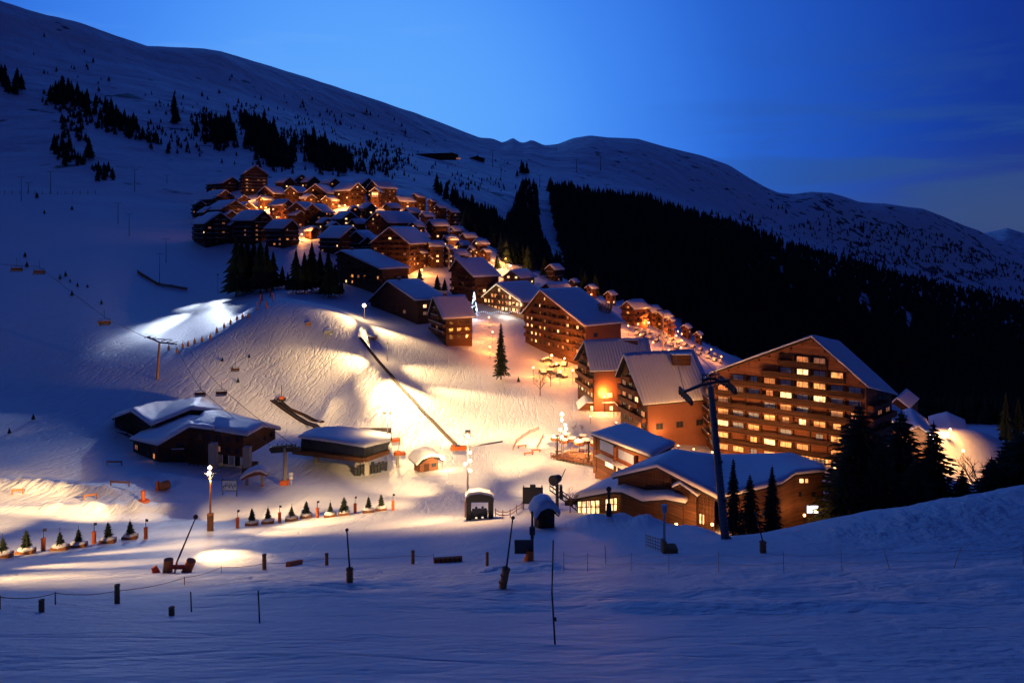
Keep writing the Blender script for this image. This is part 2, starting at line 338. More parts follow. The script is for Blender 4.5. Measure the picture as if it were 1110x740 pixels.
setattr_('tracks', np.exp(-((pxv-290)/110)**2)*np.exp(-((dv-205)/45)**2)*(.55+.45*vnoise(co[:,0]/30, co[:,1]/30, 5)) + .25*np.exp(-((pxv-60)/110)**2)*np.exp(-((dv-190)/50)**2))
setattr_('churn', np.clip(np.exp(-((pxv-1010)/150)**2)*np.exp(-((dv-57)/6)**2) + .8*np.exp(-((pxv-60)/110)**2)*np.exp(-((dv-117)/4)**2), 0, 1))
setattr_('rock', np.where(dv < 620, -1, -.004+.05*np.clip((pxv-650)/250, 0, 1)-.06*np.clip((dv-7000)/100, 0, 1)))
setattr_('groomed', np.clip((dv-50)/30, 0, 1)*np.clip((420-dv)/100, 0, 1))
setattr_('far', np.clip((dv-400)/500, 0, 1))
me.materials.append(MATS['terrain_snow'])
ground = put('ground', me); ground['kind'] = 'structure'
BV = BVHTree.FromPolygons([tuple(v) for v in co.tolist()], [tuple(q) for q in quads.tolist()])
def hit(px, py):
    h = BV.ray_cast(Vector((0,0,0)), P(px, py, 1.0).normalized(), 9000)
    return h[0]
def gz(x, y): return float(height(x, y)[0])
def onground(px, d):
    x = (px-CX)/FL*d; return Vector((x, d, gz(x, d)))
# ------------------------------------------------------------------ buildings
WCACHE = {}
def window_mesh(w, h, m):
    key = (round(w,1), round(h,1), m)
    if key not in WCACHE:
        b = MB(); b.box((0,0,0), (w, .06, h), 0)
        t = .09
        b.box((0,-.03,h/2), (w+.16,.12,t), 1).box((0,-.03,-h/2), (w+.16,.12,t), 1)
        b.box((-w/2-.03,-.03,0), (t,.12,h-t), 1).box((w/2+.03,-.03,0), (t,.12,h-t), 1).box((0,-.035,0), (t*.8,.1,h-t), 1)
        WCACHE[key] = b.mesh('window', [m, 'wood_dark'])
    return WCACHE[key]
def pick(rng, lit, dark='glass_dark', bright=.3):
    r = rng.random()
    if r < lit: return 'lit_bright' if rng.random() < bright else ('lit_warm' if rng.random() < .6 else 'lit_amber')
    if r < lit+.14: return 'lit_dim'
    return dark
class Face:      # a vertical wall plane: origin o (at base), unit u along it, outward unit n, width w, top height at s
    def __init__(s, o, u, n, w, top): s.o, s.u, s.n, s.w, s.top = o, u, n, w, top
    def pt(s, a, z, out=0.): return s.o + s.u*a + Vector((0,0,z)) + s.n*out
    def rz(s): return math.atan2(s.n.x, -s.n.y)
def dress(F, T, root, fl=2.8, cw=3.2, ww=1.7, wh=1.4, lit=.3, balc=True, rng=None, dark='glass_dark', first=1.0, bright=.3,
          balc_from=1, brail='wood_brown', margin=.5, snowrail=False, span=(0,1), litrow=None, maxn=90, dep=1.3, divs=2):
    s0, s1 = F.w*span[0]+.4, F.w*span[1]-.4; n = max(1, int((s1-s0)/cw)); st = (s1-s0)/n
    topmax = max(F.top(s0), F.top(s1), F.top((s0+s1)/2), F.top(s0+.33*(s1-s0)), F.top(s0+.66*(s1-s0)))
    cnt = 0
    for k in range(int(topmax/fl)+1):
        zb = k*fl; xs = []
        for i in range(n):
            a = s0+st*(i+.5); hw = ww/2+.25
            if min(F.top(a-hw), F.top(a+hw)) > zb+first+wh+margin:
                xs.append(a)
                if cnt < maxn and rng.random() > .07:
                    m = pick(rng, lit if litrow is None or k not in litrow else litrow[k], dark, bright); cnt += 1
                    w_ = ww*(.62 if rng.random() < .22 else 1)
                    q = F.pt(a, zb+first+wh/2, .05)-T
                    put('window', window_mesh(w_, wh, m), root, q, F.rz())
        if balc and k >= balc_from and len(xs) >= 1:
            a0, a1 = xs[0]-st/2+.1, xs[-1]+st/2-.1; b = MB(); z = zb+.02; D = dep
            def bx(a, b_, z0, z1, o0, o1, mi):
                c = [F.pt(q, z0, o) - T for q, o in ((a,o0),(b_,o0),(b_,o1),(a,o1))]
                b.prism(c, (0,0,z1-z0), mi)
            bx(a0, a1, z-.16, z, .01, D, 0)
            for j in range(3): bx(a0, a1, z+.12+j*.32, z+.38+j*.32, D-.07, D, 0)
            if snowrail: bx(a0, a1, z+1.03, z+1.16, D-.16, D+.06, 1)
            nd = max(1, int(round((a1-a0)/(st*divs))))
            for j in range(nd+1):
                a = a0+(a1-a0-.1)*j/nd; bx(a, a+.1, z, z+(2.2 if 0 < j < nd else 1.05), .02, D-.09, 0)
            b.build('balcony', [brail, 'snow'], root)

def snow_sheet(F, B, th, off, seed=0, fine=1.0, drop=0.0):
    """A lumpy blanket of snow over the strip between polylines F (front) and B (back), both world points."""
    rng = np.random.default_rng(seed)
    nF = len(F); sub = []
    for i in range(nF-1):
        m = max(2, int(((F[i+1]-F[i]).length)/1.1/fine)); m = min(m, 14)
        sub += [(i, j/m) for j in range(m)]
    sub.append((nF-2, 1.0)); nu = len(sub)
    Lb = max((B[i]-F[i]).length for i in range(nF)); nv = max(3, min(16, int(Lb/1.3/fine)))
    G = np.zeros((nv+1, nu, 3)); acc = [0.0]
    for a in range(1, nu):
        acc.append(acc[-1]+.0)
    for j in range(nv+1):
        v = j/nv
        for a, (i, t) in enumerate(sub):
            p = (F[i]*(1-t)+F[i+1]*t)*(1-v)+(B[i]*(1-t)+B[i+1]*t)*v; G[j,a] = p
    vs = []; fs = []; W = (F[-1]-F[0]).length
    ph = rng.random(6)*6.28
    for j in range(nv+1):
        for a in range(nu):
            e = min(a, nu-1-a)*W/max(nu-1,1); g = min(j, nv-j)*Lb/nv
            k = min(1, .35+.65*min(e, g)/1.2) if min(a, nu-1-a, j, nv-j) > 0 else .72
            p = G[j,a]; n_ = .09*math.sin(p[0]*.5+ph[0])*math.sin(p[1]*.45+ph[1])+.04*math.sin(p[0]*2.1+ph[2]+p[1]*1.3)
            vs.append((p[0]-off[0], p[1]-off[1], p[2]-off[2]+th*(k+n_)))
    for j in range(nv):
        for a in range(nu-1):
            q = j*nu+a; fs.append((q, q+1, q+nu+1, q+nu))
    ring = list(range(nu)) + [j*nu+nu-1 for j in range(1, nv+1)] + [nv*nu+a for a in range(nu-2, -1, -1)] + [j*nu for j in range(nv-1, 0, -1)]
    base = len(vs)
    # bulging rim, then back in under the edge
    C = np.mean([vs[q] for q in ring], axis=0)
    for q in ring:
        j, a = divmod(q, nu); p = G[j,a]; dx, dy = vs[q][0]-C[0], vs[q][1]-C[1]; r = math.hypot(dx, dy) or 1
        vs.append((p[0]-off[0]+dx/r*.14, p[1]-off[1]+dy/r*.14, p[2]-off[2]+th*.3))
    b2 = len(vs)
    for q in ring:
        j, a = divmod(q, nu); p = G[j,a]; vs.append((p[0]-off[0], p[1]-off[1], p[2]-off[2]-.01))
    m = len(ring)
    for i in range(m):
        i2 = (i+1) % m; fs.append((ring[i], base+i, base+i2, ring[i2])); fs.append((base+i, b2+i, b2+i2, base+i2))
    b = MB(); b.add(vs, fs); return b

BSEED = [100]
def loft_building(name, label, F, B, zb, cat='building', group=None, over=.7, fo=.9, th=.5, wall='wood_brown', t=.28,
                  front=None, right=None, left=None, chim=0, deep=12, snowm='snow', segs=None, wall2=None, fairy=None, snowfine=1.0, extra=None, gablemat=None):
    """F, B: roof-edge polylines (left..right) of the visible and the far gable; zb: ground level. Walls stand inset under the roof."""
    BSEED[0] += 1; rng = random.Random(BSEED[0])
    F = [Vector(p) for p in F]; B = [Vector(p) for p in B]
    c = sum(F+B, Vector())/len(F+B); T = Vector((c.x, c.y, zb))
    root = thing(name, label, cat, T, 0, group)
    rb = MB(); n = len(F)
    vs = [p-T for p in F+B] + [p-T-Vector((0,0,t)) for p in F+B]
    fs = []
    for i in range(n-1):
        fs += [(i, i+1, n+i+1, n+i), (2*n+i+1, 2*n+i, 3*n+i, 3*n+i+1), (i+1, i, 2*n+i, 2*n+i+1), (n+i, n+i+1, 3*n+i+1, 3*n+i)]
    fs += [(0, n, 3*n, 2*n), (n-1, 2*n+n-1, 3*n+n-1, 2*n-1)]
    rb.add(vs, fs); roof = rb.build('roof', 'roof_dark', root)
    if th: snow_sheet(F, B, th, T, BSEED[0], snowfine).build('snow', snowm, roof, smooth=True)
    # inset wall profile
    def inset(A, C):
        out = []
        for i, p in enumerate(A):
            q = p + (C[i]-p).normalized()*min(fo, (C[i]-p).length*.2)
            if i == 0: q = q + (A[1]-A[0]).normalized()*min(over, (A[1]-A[0]).length*.25)
            if i == n-1: q = q + (A[-2]-A[-1]).normalized()*min(over, (A[-2]-A[-1]).length*.25)
            out.append(q-Vector((0,0,t+.01)))
        return out
    wF, wB = inset(F, B), inset(B, F)
    w = MB(); vs = [p-T for p in wF+wB] + [Vector((p.x-T.x, p.y-T.y, -deep)) for p in wF+wB]
    for i in range(n-1):
        w.add([vs[i], vs[i+1], vs[2*n+i+1], vs[2*n+i]], [(3,2,1,0)])
        w.add([vs[n+i], vs[n+i+1], vs[3*n+i+1], vs[3*n+i]], [(0,1,2,3)])
    w2, w3 = (w, w) if wall2 is None else (MB(), MB())
    if wall2:
        w = MB(); wb = MB()
        for i in range(n-1):
            w.add([vs[i], vs[i+1], vs[2*n+i+1], vs[2*n+i]], [(3,2,1,0)]); wb.add([vs[n+i], vs[n+i+1], vs[3*n+i+1], vs[3*n+i]], [(0,1,2,3)])
        wb.build('gable_wall', wall, root)
    w2.add([vs[0], vs[n], vs[3*n], vs[2*n]], [(0,1,2,3)]); w3.add([vs[n-1], vs[2*n-1], vs[4*n-1], vs[3*n-1]], [(3,2,1,0)])
    w.build('gable_wall' if wall2 else 'wall', wall, root)
    if wall2: w2.build('side_wall', wall2, root); w3.build('side_wall', wall2, root)
    def face(A):
        a, b = Vector((A[0].x, A[0].y, zb)), Vector((A[-1].x, A[-1].y, zb)); u = (b-a); W = u.length; u.normalize()
        ss = [(Vector((p.x, p.y, zb))-a).dot(u) for p in A]; zs = [p.z-zb for p in A]
        def top(s, ss=ss, zs=zs): return float(np.interp(s, ss, zs))
        return a, u, W, top
    mid = Vector((c.x, c.y, zb))
    def mk(A):
        a, u, W, top = face(A); nn = Vector((u.y, -u.x, 0))
        if (a + u*W/2 - mid).dot(nn) < 0: nn = -nn
        return Face(a, u, nn, W, top)
    faces = {'front': mk(wF), 'right': mk([wF[-1], wB[-1]]), 'left': mk([wF[0], wB[0]])}
    for i, spec in (segs or {}).items(): dress(mk([wF[i], wF[i+1]]), T, root, rng=rng, **spec)
    for k, spec in (('front', front), ('right', right), ('left', left)):
        if spec is not None: dress(faces[k], T, root, rng=rng, **spec)
    for j in range(chim):
        v = .35+.3*j; i = n//2; p = (F[i]*(1-v)+B[i]*v)-T; cb = MB(); 
        cb.box(p+Vector((.8*(j+1)-.5,0,.5)), (1.3,.9,1.8)); cb.box(p+Vector((.8*(j+1)-.5,0,1.47)), (1.6,1.2,.12), 0)
        ch = cb.build('chimney', 'wood_brown', roof); s_ = MB(); s_.box(p+Vector((.8*(j+1)-.5,0,1.66)), (1.5,1.1,.24)); s_.build('snow', 'snow', roof, smooth=False)
    if fairy:
        fb = MB()
        for A in (wF,) if fairy == 'front' else (wF, [F[-1], B[-1]]):
            for p, q in zip(A, A[1:]):
                m = int((q-p).length/.5)
                for i in range(m):
                    pp = p.lerp(q, i/m) + (F[0]-B[0]).normalized()*(fo+.15) - T - Vector((0,0,.05)); fb.box(pp, (.16,.16,.16))
        fb.build('string_light', 'fairy', root)
    if extra: extra(root, T, faces, roof, rng)
    return root, faces, T

def gable_px(name, label, d, yaw, apex, eL, eR, end, base, drop=0., **k):
    """Building from a few sighted points: apex, eaves, ridge end, and the row of its base, at distance d with its ridge turned by yaw."""
    if d is None: g = hit((eR if yaw > 0 else eL)[0], base); d = g.y+6
    y = R(yaw); c, s = math.cos(y), math.sin(y); xa = (apex[0]-CX)/FL*d
    tl, tr, te = (eL[0]-CX)/FL, (eR[0]-CX)/FL, (end[0]-CX)/FL
    wr = max(1.5, (d*tr-xa)/(c+tr*s)); wl = max(1.5, (xa-tl*d)/(c+tl*s)); Ln = (d*te-xa)/(s-te*c)
    A = Vector((xa, d, -(apex[1]-HY)/FL*d))
    pR = Vector((xa+wr*c, d-wr*s, 0)); pR.z = -(eR[1]-HY)/FL*pR.y
    pL = Vector((xa-wl*c, d+wl*s, 0)); pL.z = -(eL[1]-HY)/FL*pL.y
    v = Vector((s*Ln, c*Ln, -drop)); near = pR if yaw > 0 else pL
    zb = -(base-HY)/FL*near.y
    return loft_building(name, label, [pL, A, pR], [pL+v, A+v, pR+v], zb, **k)

def village_house(cx, top, base, w, yaw, label, name='chalet', d=None, pitch=36, lit=.3, wall='wood_brown', ratio=1.25, balc=True, group=None, **k):
    """House of the upper village: centre column, ridge row, base row, width in photo pixels; it stands on the slope where its base is sighted."""
    if d is None:
        g = hit(cx, base); d = g.y+4
    sr = k.pop('sr', False); y = R(yaw); c, s = math.cos(y), abs(math.sin(y)); wm = w*1.14*d/FL
    W = wm/(c+ratio*s); Ln = W*ratio
    ct = P(cx, top, d); H = (base-top)/FL*d; zb = ct.z-H
    ux, uy = math.cos(y), -math.sin(y); vx, vy = math.sin(y), math.cos(y)
    rise = min(W/2*math.tan(R(pitch)), H*.5)
    def q(a, b, z): return Vector((ct.x+ux*a+vx*b, ct.y+uy*a+vy*b, z))
    F = [q(-W/2,-Ln/2,ct.z-rise), q(0,-Ln/2,ct.z), q(W/2,-Ln/2,ct.z-rise)]
    B = [q(-W/2,Ln/2,ct.z-rise), q(0,Ln/2,ct.z), q(W/2,Ln/2,ct.z-rise)]
    spec = dict(lit=lit*.62, balc=balc, fl=2.9, cw=4.0, ww=1.6, wh=1.15, brail=wall if wall != 'render_red' else 'wood_brown', maxn=24, bright=.35, snowrail=sr)
    side = dict(spec); side['maxn'] = 16
    kw = dict(front=spec); kw['right' if yaw > 0 else 'left'] = side
    k.setdefault('th', .95); k.setdefault('over', 1.2); k.setdefault('fo', 1.2)
    kw.update(k)
    return loft_building(name, label, F, B, zb, wall=wall, group=group, snowfine=2.2, deep=8, **kw)

# ------------------------------------------------------------------ lamps
LIGHTS = []
def light(kind, name, loc, power, col, radius=.3, parent=None, aim=None, cone=60, blend=.9):
    d = bpy.data.lights.new(name, kind); d.energy = power; d.color = col
    d.shadow_soft_size = radius
    o = bpy.data.objects.new(name, d); COL.objects.link(o); o.location = loc
    if kind == 'SPOT':
        d.spot_size = R(cone); d.spot_blend = blend
        o.rotation_mode = 'QUATERNION'; o.rotation_quaternion = (Vector(aim)).to_track_quat('-Z', 'Y')
    if parent: o.parent = parent
    return o
def lamp_mesh(h, r):
    p = MB(); p.tube((0,0,-.6), (0,0,h), .09, .06, 6); p.tube((0,0,h), (0,0,h+.06), r*.7, r*.7, 8)
    g = MB(); g.ball((0,0,h+r+.04), r, 0, 10, 7)
    return p.mesh('post', 'metal_dark'), g
LM = {}
OR, WM, WH = (1.,.42,.12), (1.,.62,.26), (.8,.9,1.)
def street_lamp(px, py, label, power=900, h=4.2, r=.28, m='bulb_orange', col=OR, d=None, group='street lamps of the village', cat='street lamp', lightup=.5, uplight=0, name='street_lamp'):
    if d is None:
        q = hit(px, py+4); dd = q.y
        q = hit(px, py + h*FL/dd)
        if q is None: q = hit(px, py+6)
        base = q
    else: base = P(px, py, d) - Vector((0,0,h))
    key = (round(h,1), r, m)
    if key not in LM:
        a, g = lamp_mesh(h, r); LM[key] = (a, g.mesh('globe', m, smooth=True))
    t = thing(name, label, cat, base, 0, group)
    put('post', LM[key][0], t); put('globe', LM[key][1], t)
    light('SPOT', 'lamp_light', (0,0,h+r*2+.3+lightup), power, col, .3, t, aim=(0,0,-1), cone=173, blend=.12)
    if uplight: light('SPOT', 'lamp_light', (0,0,h+r*2+.4), power*uplight, col, .3, t, aim=(0,1,.25), cone=150, blend=.5)
    return t
# ------------------------------------------------------------------ camera, sky, sun
cd = bpy.data.cameras.new('camera'); cd.sensor_width = 36; cd.lens = 24; cd.shift_y = -(370-HY)/1110; cd.clip_start = .1; cd.clip_end = 20000
cam = bpy.data.objects.new('camera', cd); COL.objects.link(cam); cam.rotation_euler = (R(90), 0, 0); S.camera = cam
W = bpy.data.worlds.new('World'); S.world = W; W.use_nodes = True
n, l = W.node_tree.nodes, W.node_tree.links; bg = n['Background']
sky = n.new('ShaderNodeTexSky'); sky.sky_type = 'NISHITA'; sky.sun_disc = False; sky.sun_elevation = R(1); sky.sun_rotation = R(-15); sky.altitude = 1700
tc = n.new('ShaderNodeTexCoord'); D_ = tc.outputs['Generated']
def vm(op, a, b=None):
    q = n.new('ShaderNodeVectorMath'); q.operation = op
    for i, x in enumerate((a, b)):
        if x is None: continue
        if isinstance(x, (tuple, Vector)): q.inputs[i].default_value = tuple(x)
        else: l.new(x, q.inputs[i])
    return q
nd = vm('NORMALIZE', D_).outputs[0]
def ramp(src, stops):
    r = n.new('ShaderNodeValToRGB'); r.color_ramp.interpolation = 'B_SPLINE'
    e = r.color_ramp.elements
    while len(e) < len(stops): e.new(.5)
    for q, (p, c) in zip(e, stops): q.position = p; q.color = (*c, 1)
    l.new(src, r.inputs[0]); return r.outputs[0]
gdir = Vector((-.20, 1, .10)).normalized()       # afterglow beyond the ridge
dt = vm('DOT_PRODUCT', nd, tuple(gdir)).outputs['Value']
base = ramp(dt, [(0.0,(.0035,.007,.066)),(.45,(.004,.009,.09)),(.70,(.006,.030,.29)),(.86,(.016,.105,.58)),(.945,(.050,.25,.95)),(1.0,(.13,.43,1.0))])
def mixc(f, a, b, mode='MIX'):
    q = n.new('ShaderNodeMix'); q.data_type = 'RGBA'; q.blend_type = mode
    for nm, x in (('Factor',f),('A',a),('B',b)):
        if isinstance(x, (int, float)): q.inputs[nm].default_value = x
        elif isinstance(x, tuple): q.inputs[nm].default_value = (*x,1)
        else: l.new(x, q.inputs[nm])
    return q.outputs['Result']
sp = n.new('ShaderNodeSeparateXYZ'); l.new(nd, sp.inputs[0])
mp = n.new('ShaderNodeMapping'); mp.inputs['Scale'].default_value = (2.2, 2.2, 17); mp.inputs['Rotation'].default_value = (0, R(10), 0); l.new(nd, mp.inputs[0])
nz = n.new('ShaderNodeTexNoise'); nz.inputs['Scale'].default_value = 1.6; nz.inputs['Detail'].default_value = 5; nz.inputs['Distortion'].default_value = .5; l.new(mp.outputs[0], nz.inputs['Vector'])
def mr(src, a, b, c=0., d=1., smooth=True):
    q = n.new('ShaderNodeMapRange'); q.interpolation_type = 'SMOOTHSTEP' if smooth else 'LINEAR'
    for i, x in enumerate((a,b,c,d)): q.inputs[i+1].default_value = x
    l.new(src, q.inputs[0]); return q.outputs[0]
def mu(a, b, op='MULTIPLY'):
    q = n.new('ShaderNodeMath'); q.operation = op
    for i, x in enumerate((a, b)):
        if isinstance(x, (int, float)): q.inputs[i].default_value = x
        else: l.new(x, q.inputs[i])
    return q.outputs[0]
cl = mu(mr(nz.outputs['Fac'], .40, .60), mu(mr(sp.outputs['X'], .10, .50), mr(sp.outputs['Z'], .30, .06)))
c1 = mixc(mu(cl, .6), base, (.024,.085,.27))
lowright = mu(mr(sp.outputs['X'], .28, .62), mr(sp.outputs['Z'], .13, .0))
c2 = mixc(mu(lowright, .75), c1, (.046,.075,.17))
wisps = mu(mr(nz.outputs['Fac'], .5, .75), mu(mr(sp.outputs['X'], .2, -.4), mr(sp.outputs['Z'], .05, .3)))
c3 = mixc(mu(wisps, .4), c2, (.16,.42,.95))
nis = mixc(1.0, sky.outputs[0], (.02,.10,.30), 'MULTIPLY')
fin = mixc(.006, c3, nis)
l.new(fin, bg.inputs[0]); bg.inputs[1].default_value = 1.0
sd = bpy.data.lights.new('sun', 'SUN'); sd.energy = .15; sd.angle = R(28); sd.color = (.25,.5,1.)
so = bpy.data.objects.new('sun', sd); COL.objects.link(so); so.rotation_mode = 'QUATERNION'; so.rotation_quaternion = Vector((1,-.62,-.33)).to_track_quat('-Z','Y')
S.view_settings.view_transform = 'Standard'; S.view_settings.look = 'None'; S.view_settings.exposure = 0; S.view_settings.gamma = 1
S.render.engine = 'CYCLES'
cy = S.cycles; cy.use_denoising = True; cy.max_bounces = 4; cy.diffuse_bounces = 2; cy.glossy_bounces = 1; cy.sample_clamp_indirect = 2; cy.sample_clamp_direct = 0
cy.caustics_reflective = False; cy.caustics_refractive = False; cy.use_adaptive_sampling = True; cy.adaptive_threshold = .01
cy.use_light_tree = True

# ------------------------------------------------------------------ the large buildings
# the great timber hotel
A_, B_, C_ = P(879,365,148.5), P(941,420,142.7), P(973,428,151.7)
AL = P(771,404,160)
bAp = P(911,372,157.5); bL = P(741,432,187)
def hotel_extra(root, T, faces, roof, rng):
    f = faces['front']; b = MB()                      # exposed rafters along the verge
    for i in range(14):
        a = f.w*(i+.5)/14; z = f.top(a)-.5
        b.bar(f.pt(a, z, .02)-T, f.pt(a, z, .75)-T, .22, .3)
    b.build('rafter_ends', 'wood_dark', root)
    # entrance floor glazing glowing behind the terrace
    g = MB(); a0, a1 = f.w*.60, f.w*.80
    c = [f.pt(a0,.2,.06)-T, f.pt(a1,.2,.06)-T, f.pt(a1,2.6,.06)-T, f.pt(a0,2.6,.06)-T]; g.prism(c, -f.n*.05)
    g.build('entrance_glazing', 'lit_warm', root)
    m = MB()
    for i in range(9):
        a = a0+(a1-a0)*i/8; m.bar(f.pt(a,.2,.12)-T, f.pt(a,2.6,.12)-T, .12)
    m.build('mullions', 'wood_dark', root)
loft_building('timber_hotel', 'huge orange-lit timber hotel with ten floors of balconies and a wide snowy gable', [AL, A_, B_], [bL, bAp, C_], -(492-HY)/FL*158, cat='hotel',
    th=.55, over=1.0, fo=1.0, wall='wood_red', front=dict(fl=2.75, cw=3.2, ww=2.3, wh=1.25, lit=.32, litrow={1:.45,3:.4,4:.38}, dark='curtain', first=.75, brail='wood_dark', bright=.2, maxn=72, dep=1.3, divs=1, margin=.4),
    left=dict(fl=2.75, cw=3.4, ww=2.2, wh=1.5, lit=.12, dark='curtain', brail='wood_brown', first=.75, maxn=26, dep=1.2, snowrail=True),
    right=dict(fl=2.75, cw=3.0, ww=1.8, wh=1.4, lit=.1, brail='wood_red', maxn=16), extra=hotel_extra)
# two steep snow-roofed blocks in front of it
gable_px('steep_roof_block', 'steep snow-roofed residence with orange-lit balconies and a ribbed snow slope, beside the great hotel', 170, 72, (676,385), (667,408), (697,439), (752,388), 472, drop=0, th=.6, snowm='snow_ribbed',
    wall='wood_brown', wall2='render_red', over=.5, fo=1.4, cat='apartment block', front=dict(fl=2.75, cw=2.6, ww=1.7, wh=1.3, lit=.3, brail='wood_red', maxn=30, dep=1.2), right=dict(fl=2.75, cw=5, lit=.15, balc=False, maxn=3))
gable_px('steep_roof_block', 'steep snow-roofed residence with a bare red wall, tucked behind its twin', 200, 78, (633,370), (622,390), (640,403), (702,371), 436, th=.6, snowm='snow_ribbed',
    wall='wood_brown', wall2='render_red', over=.4, fo=1.2, cat='apartment block', front=dict(fl=2.75, cw=2.6, ww=1.5, wh=1.3, lit=.4, brail='wood_red', maxn=26, dep=1.2), right=dict(fl=2.8, cw=6, lit=.5, balc=False, maxn=2))
for (px, py, d, w_, lb) in ((738,386,171,19,'brown louvred roof vent housing on the ribbed snow roof'), (680,370,203,21,'brown louvred roof vent housing on the rear steep roof')):
    b = MB(); p = P(px, py, d); T = Vector((p.x, p.y, p.z-2.2)); wm = w_*d/FL
    t = thing('roof_vent', lb, 'roof vent', T); b.box((0,0,1.4), (wm, 2.2, 2.6)); b.build('housing', 'wood_brown', t)
    s_ = MB(); s_.box((0,0,2.82), (wm+.4, 2.6, .22)); s_.build('snow', 'snow', t)
    sl = MB()
    for i in range(8): sl.box((-wm/2+wm*(i+.5)/8, -1.15, 1.5), (.12, .1, 2.2))
    sl.build('louvre', 'wood_dark', t)
# second big hotel
gable_px('gable_hotel', 'tall brown gabled hotel with rows of small lit windows and a wide blue snow roof', None, 58, (585,315), (565,340), (633,354), (628,314), 388, th=.8, snowfine=1.5,
    wall='wood_brown', wall2='render_red', over=.8, fo=1.6, cat='hotel', front=dict(fl=2.9, cw=3.0, ww=1.2, wh=1.15, lit=.24, brail='wood_brown', maxn=70, dep=1.2, bright=.5, dark='glass_dark'), right=dict(fl=3, cw=7, lit=.0, balc=False, maxn=4))
# fairy-lit chalet
gable_px('fairy_lit_chalet', 'chalet outlined in fairy lights with a glowing glazed gable', None, 50, (538,307.5), (521,322), (566,328), (572,306.8), 342, th=.8, wall='wood_pale', over=.6, fo=1.4, fairy='front',
    cat='chalet', front=dict(fl=2.9, cw=2.5, ww=1.6, wh=1.6, lit=.8, balc=True, brail='wood_pale', bright=.6, maxn=30), right=dict(lit=.3, balc=False, maxn=6))
# nearer chalets above the piste
gable_px('chalet', 'dark timber chalet with white balcony lines, lowest beside the lit piste', None, 64, (469,322), (463,342), (480,346), (504,322), 371, th=.7, wall='wood_dark', wall2='wood_brown', over=.5, fo=1.5,
    front=dict(fl=2.8, cw=2.6, lit=.0, brail='wood_brown', snowrail=True, maxn=12), right=dict(fl=2.8, cw=3, lit=.06, brail='wood_brown', snowrail=False, maxn=14, dep=.8), chim=1)
gable_px('chalet', 'wide dark chalet with a broad plain gable, just above the brightest piste lamp', None, 50, (419.5,305), (398,327), (450,326), (454,305), 345, th=.7, wall='wood_dark', over=.6, fo=1.5,
    front=dict(fl=3, cw=6, lit=.15, balc=False, maxn=5), right=dict(fl=3, cw=5, lit=.5, balc=False, maxn=4), chim=1)
gable_px('chalet', 'long brown chalet with a lopsided snow roof and four lit windows', None, 42, (369,272), (362,276), (412,292), (402,271), 312, th=.7, wall='wood_brown', over=.6, fo=1.5,
    front=dict(fl=3, cw=5, lit=.35, balc=True, brail='wood_brown', maxn=14), right=dict(fl=3, cw=5, lit=.1, balc=True, maxn=6), chim=1)
gable_px('chalet', 'brown half-timbered chalet with a large square blue snow roof in mid-village', None, 55, (494,281), (486,294), (513,300.5), (524,282.5), 326, th=.8, wall='wood_brown', over=.6, fo=1.5,
    front=dict(fl=2.9, cw=3, lit=.1, balc=True, maxn=16), right=dict(fl=2.9, cw=3, lit=.3, balc=True, maxn=8, brail='wood_red'), chim=1)

# red shop building by the piste
def shop_extra(root, T, faces, roof, rng):
    f = faces['front']
    for a0, a1, z0, z1, m, nm in ((.10,.36,3.7,5.5,'curtain','gallery_window'), (.44,.72,3.7,5.3,'curtain','gallery_window'), (.20,.42,1.2,2.6,'lit_bright','shop_window'), (.50,.74,1.2,2.6,'lit_warm','shop_window')):
        g = MB(); c = [f.pt(f.w*a0,z0,.06)-T, f.pt(f.w*a1,z0,.06)-T, f.pt(f.w*a1,z1,.06)-T, f.pt(f.w*a0,z1,.06)-T]; g.prism(c, -f.n*.05); g.build(nm, m, root)
    for a in (.02,.40,.75,.97): b = MB(); b.bar(f.pt(f.w*a,-1,.35)-T, f.pt(f.w*a,f.top(1)-.2,.35)-T, .45); b.build('post', 'wood_red', root)
    a = MB(); a.prism([f.pt(f.w*.12,2.9,.1)-T, f.pt(f.w*.8,2.9,.1)-T, f.pt(f.w*.8,2.75,1.5)-T, f.pt(f.w*.12,2.75,1.5)-T], (0,0,.12)); a.build('awning', 'white_paint', root)
    lt = MB(); 
    for q in (.3,.62): lt.prism([f.pt(f.w*(q-.07),2.6,.9)-T, f.pt(f.w*(q+.07),2.6,.9)-T, f.pt(f.w*(q+.07),2.6,1.1)-T, f.pt(f.w*(q-.07),2.6,1.1)-T], (0,0,.1))
    lt.build('strip_light', 'bulb_warm', root)
loft_building('ski_shop', 'red timber shop with lit shopfront under a plain blue snow roof, between piste and hotel', [P(641,471,127), P(707,496,112)], [P(677,460,136), P(731,482,121)], -(523-HY)/FL*119, cat='shop',
    th=.7, over=.4, fo=.8, wall='wood_red', deep=5, extra=shop_extra)

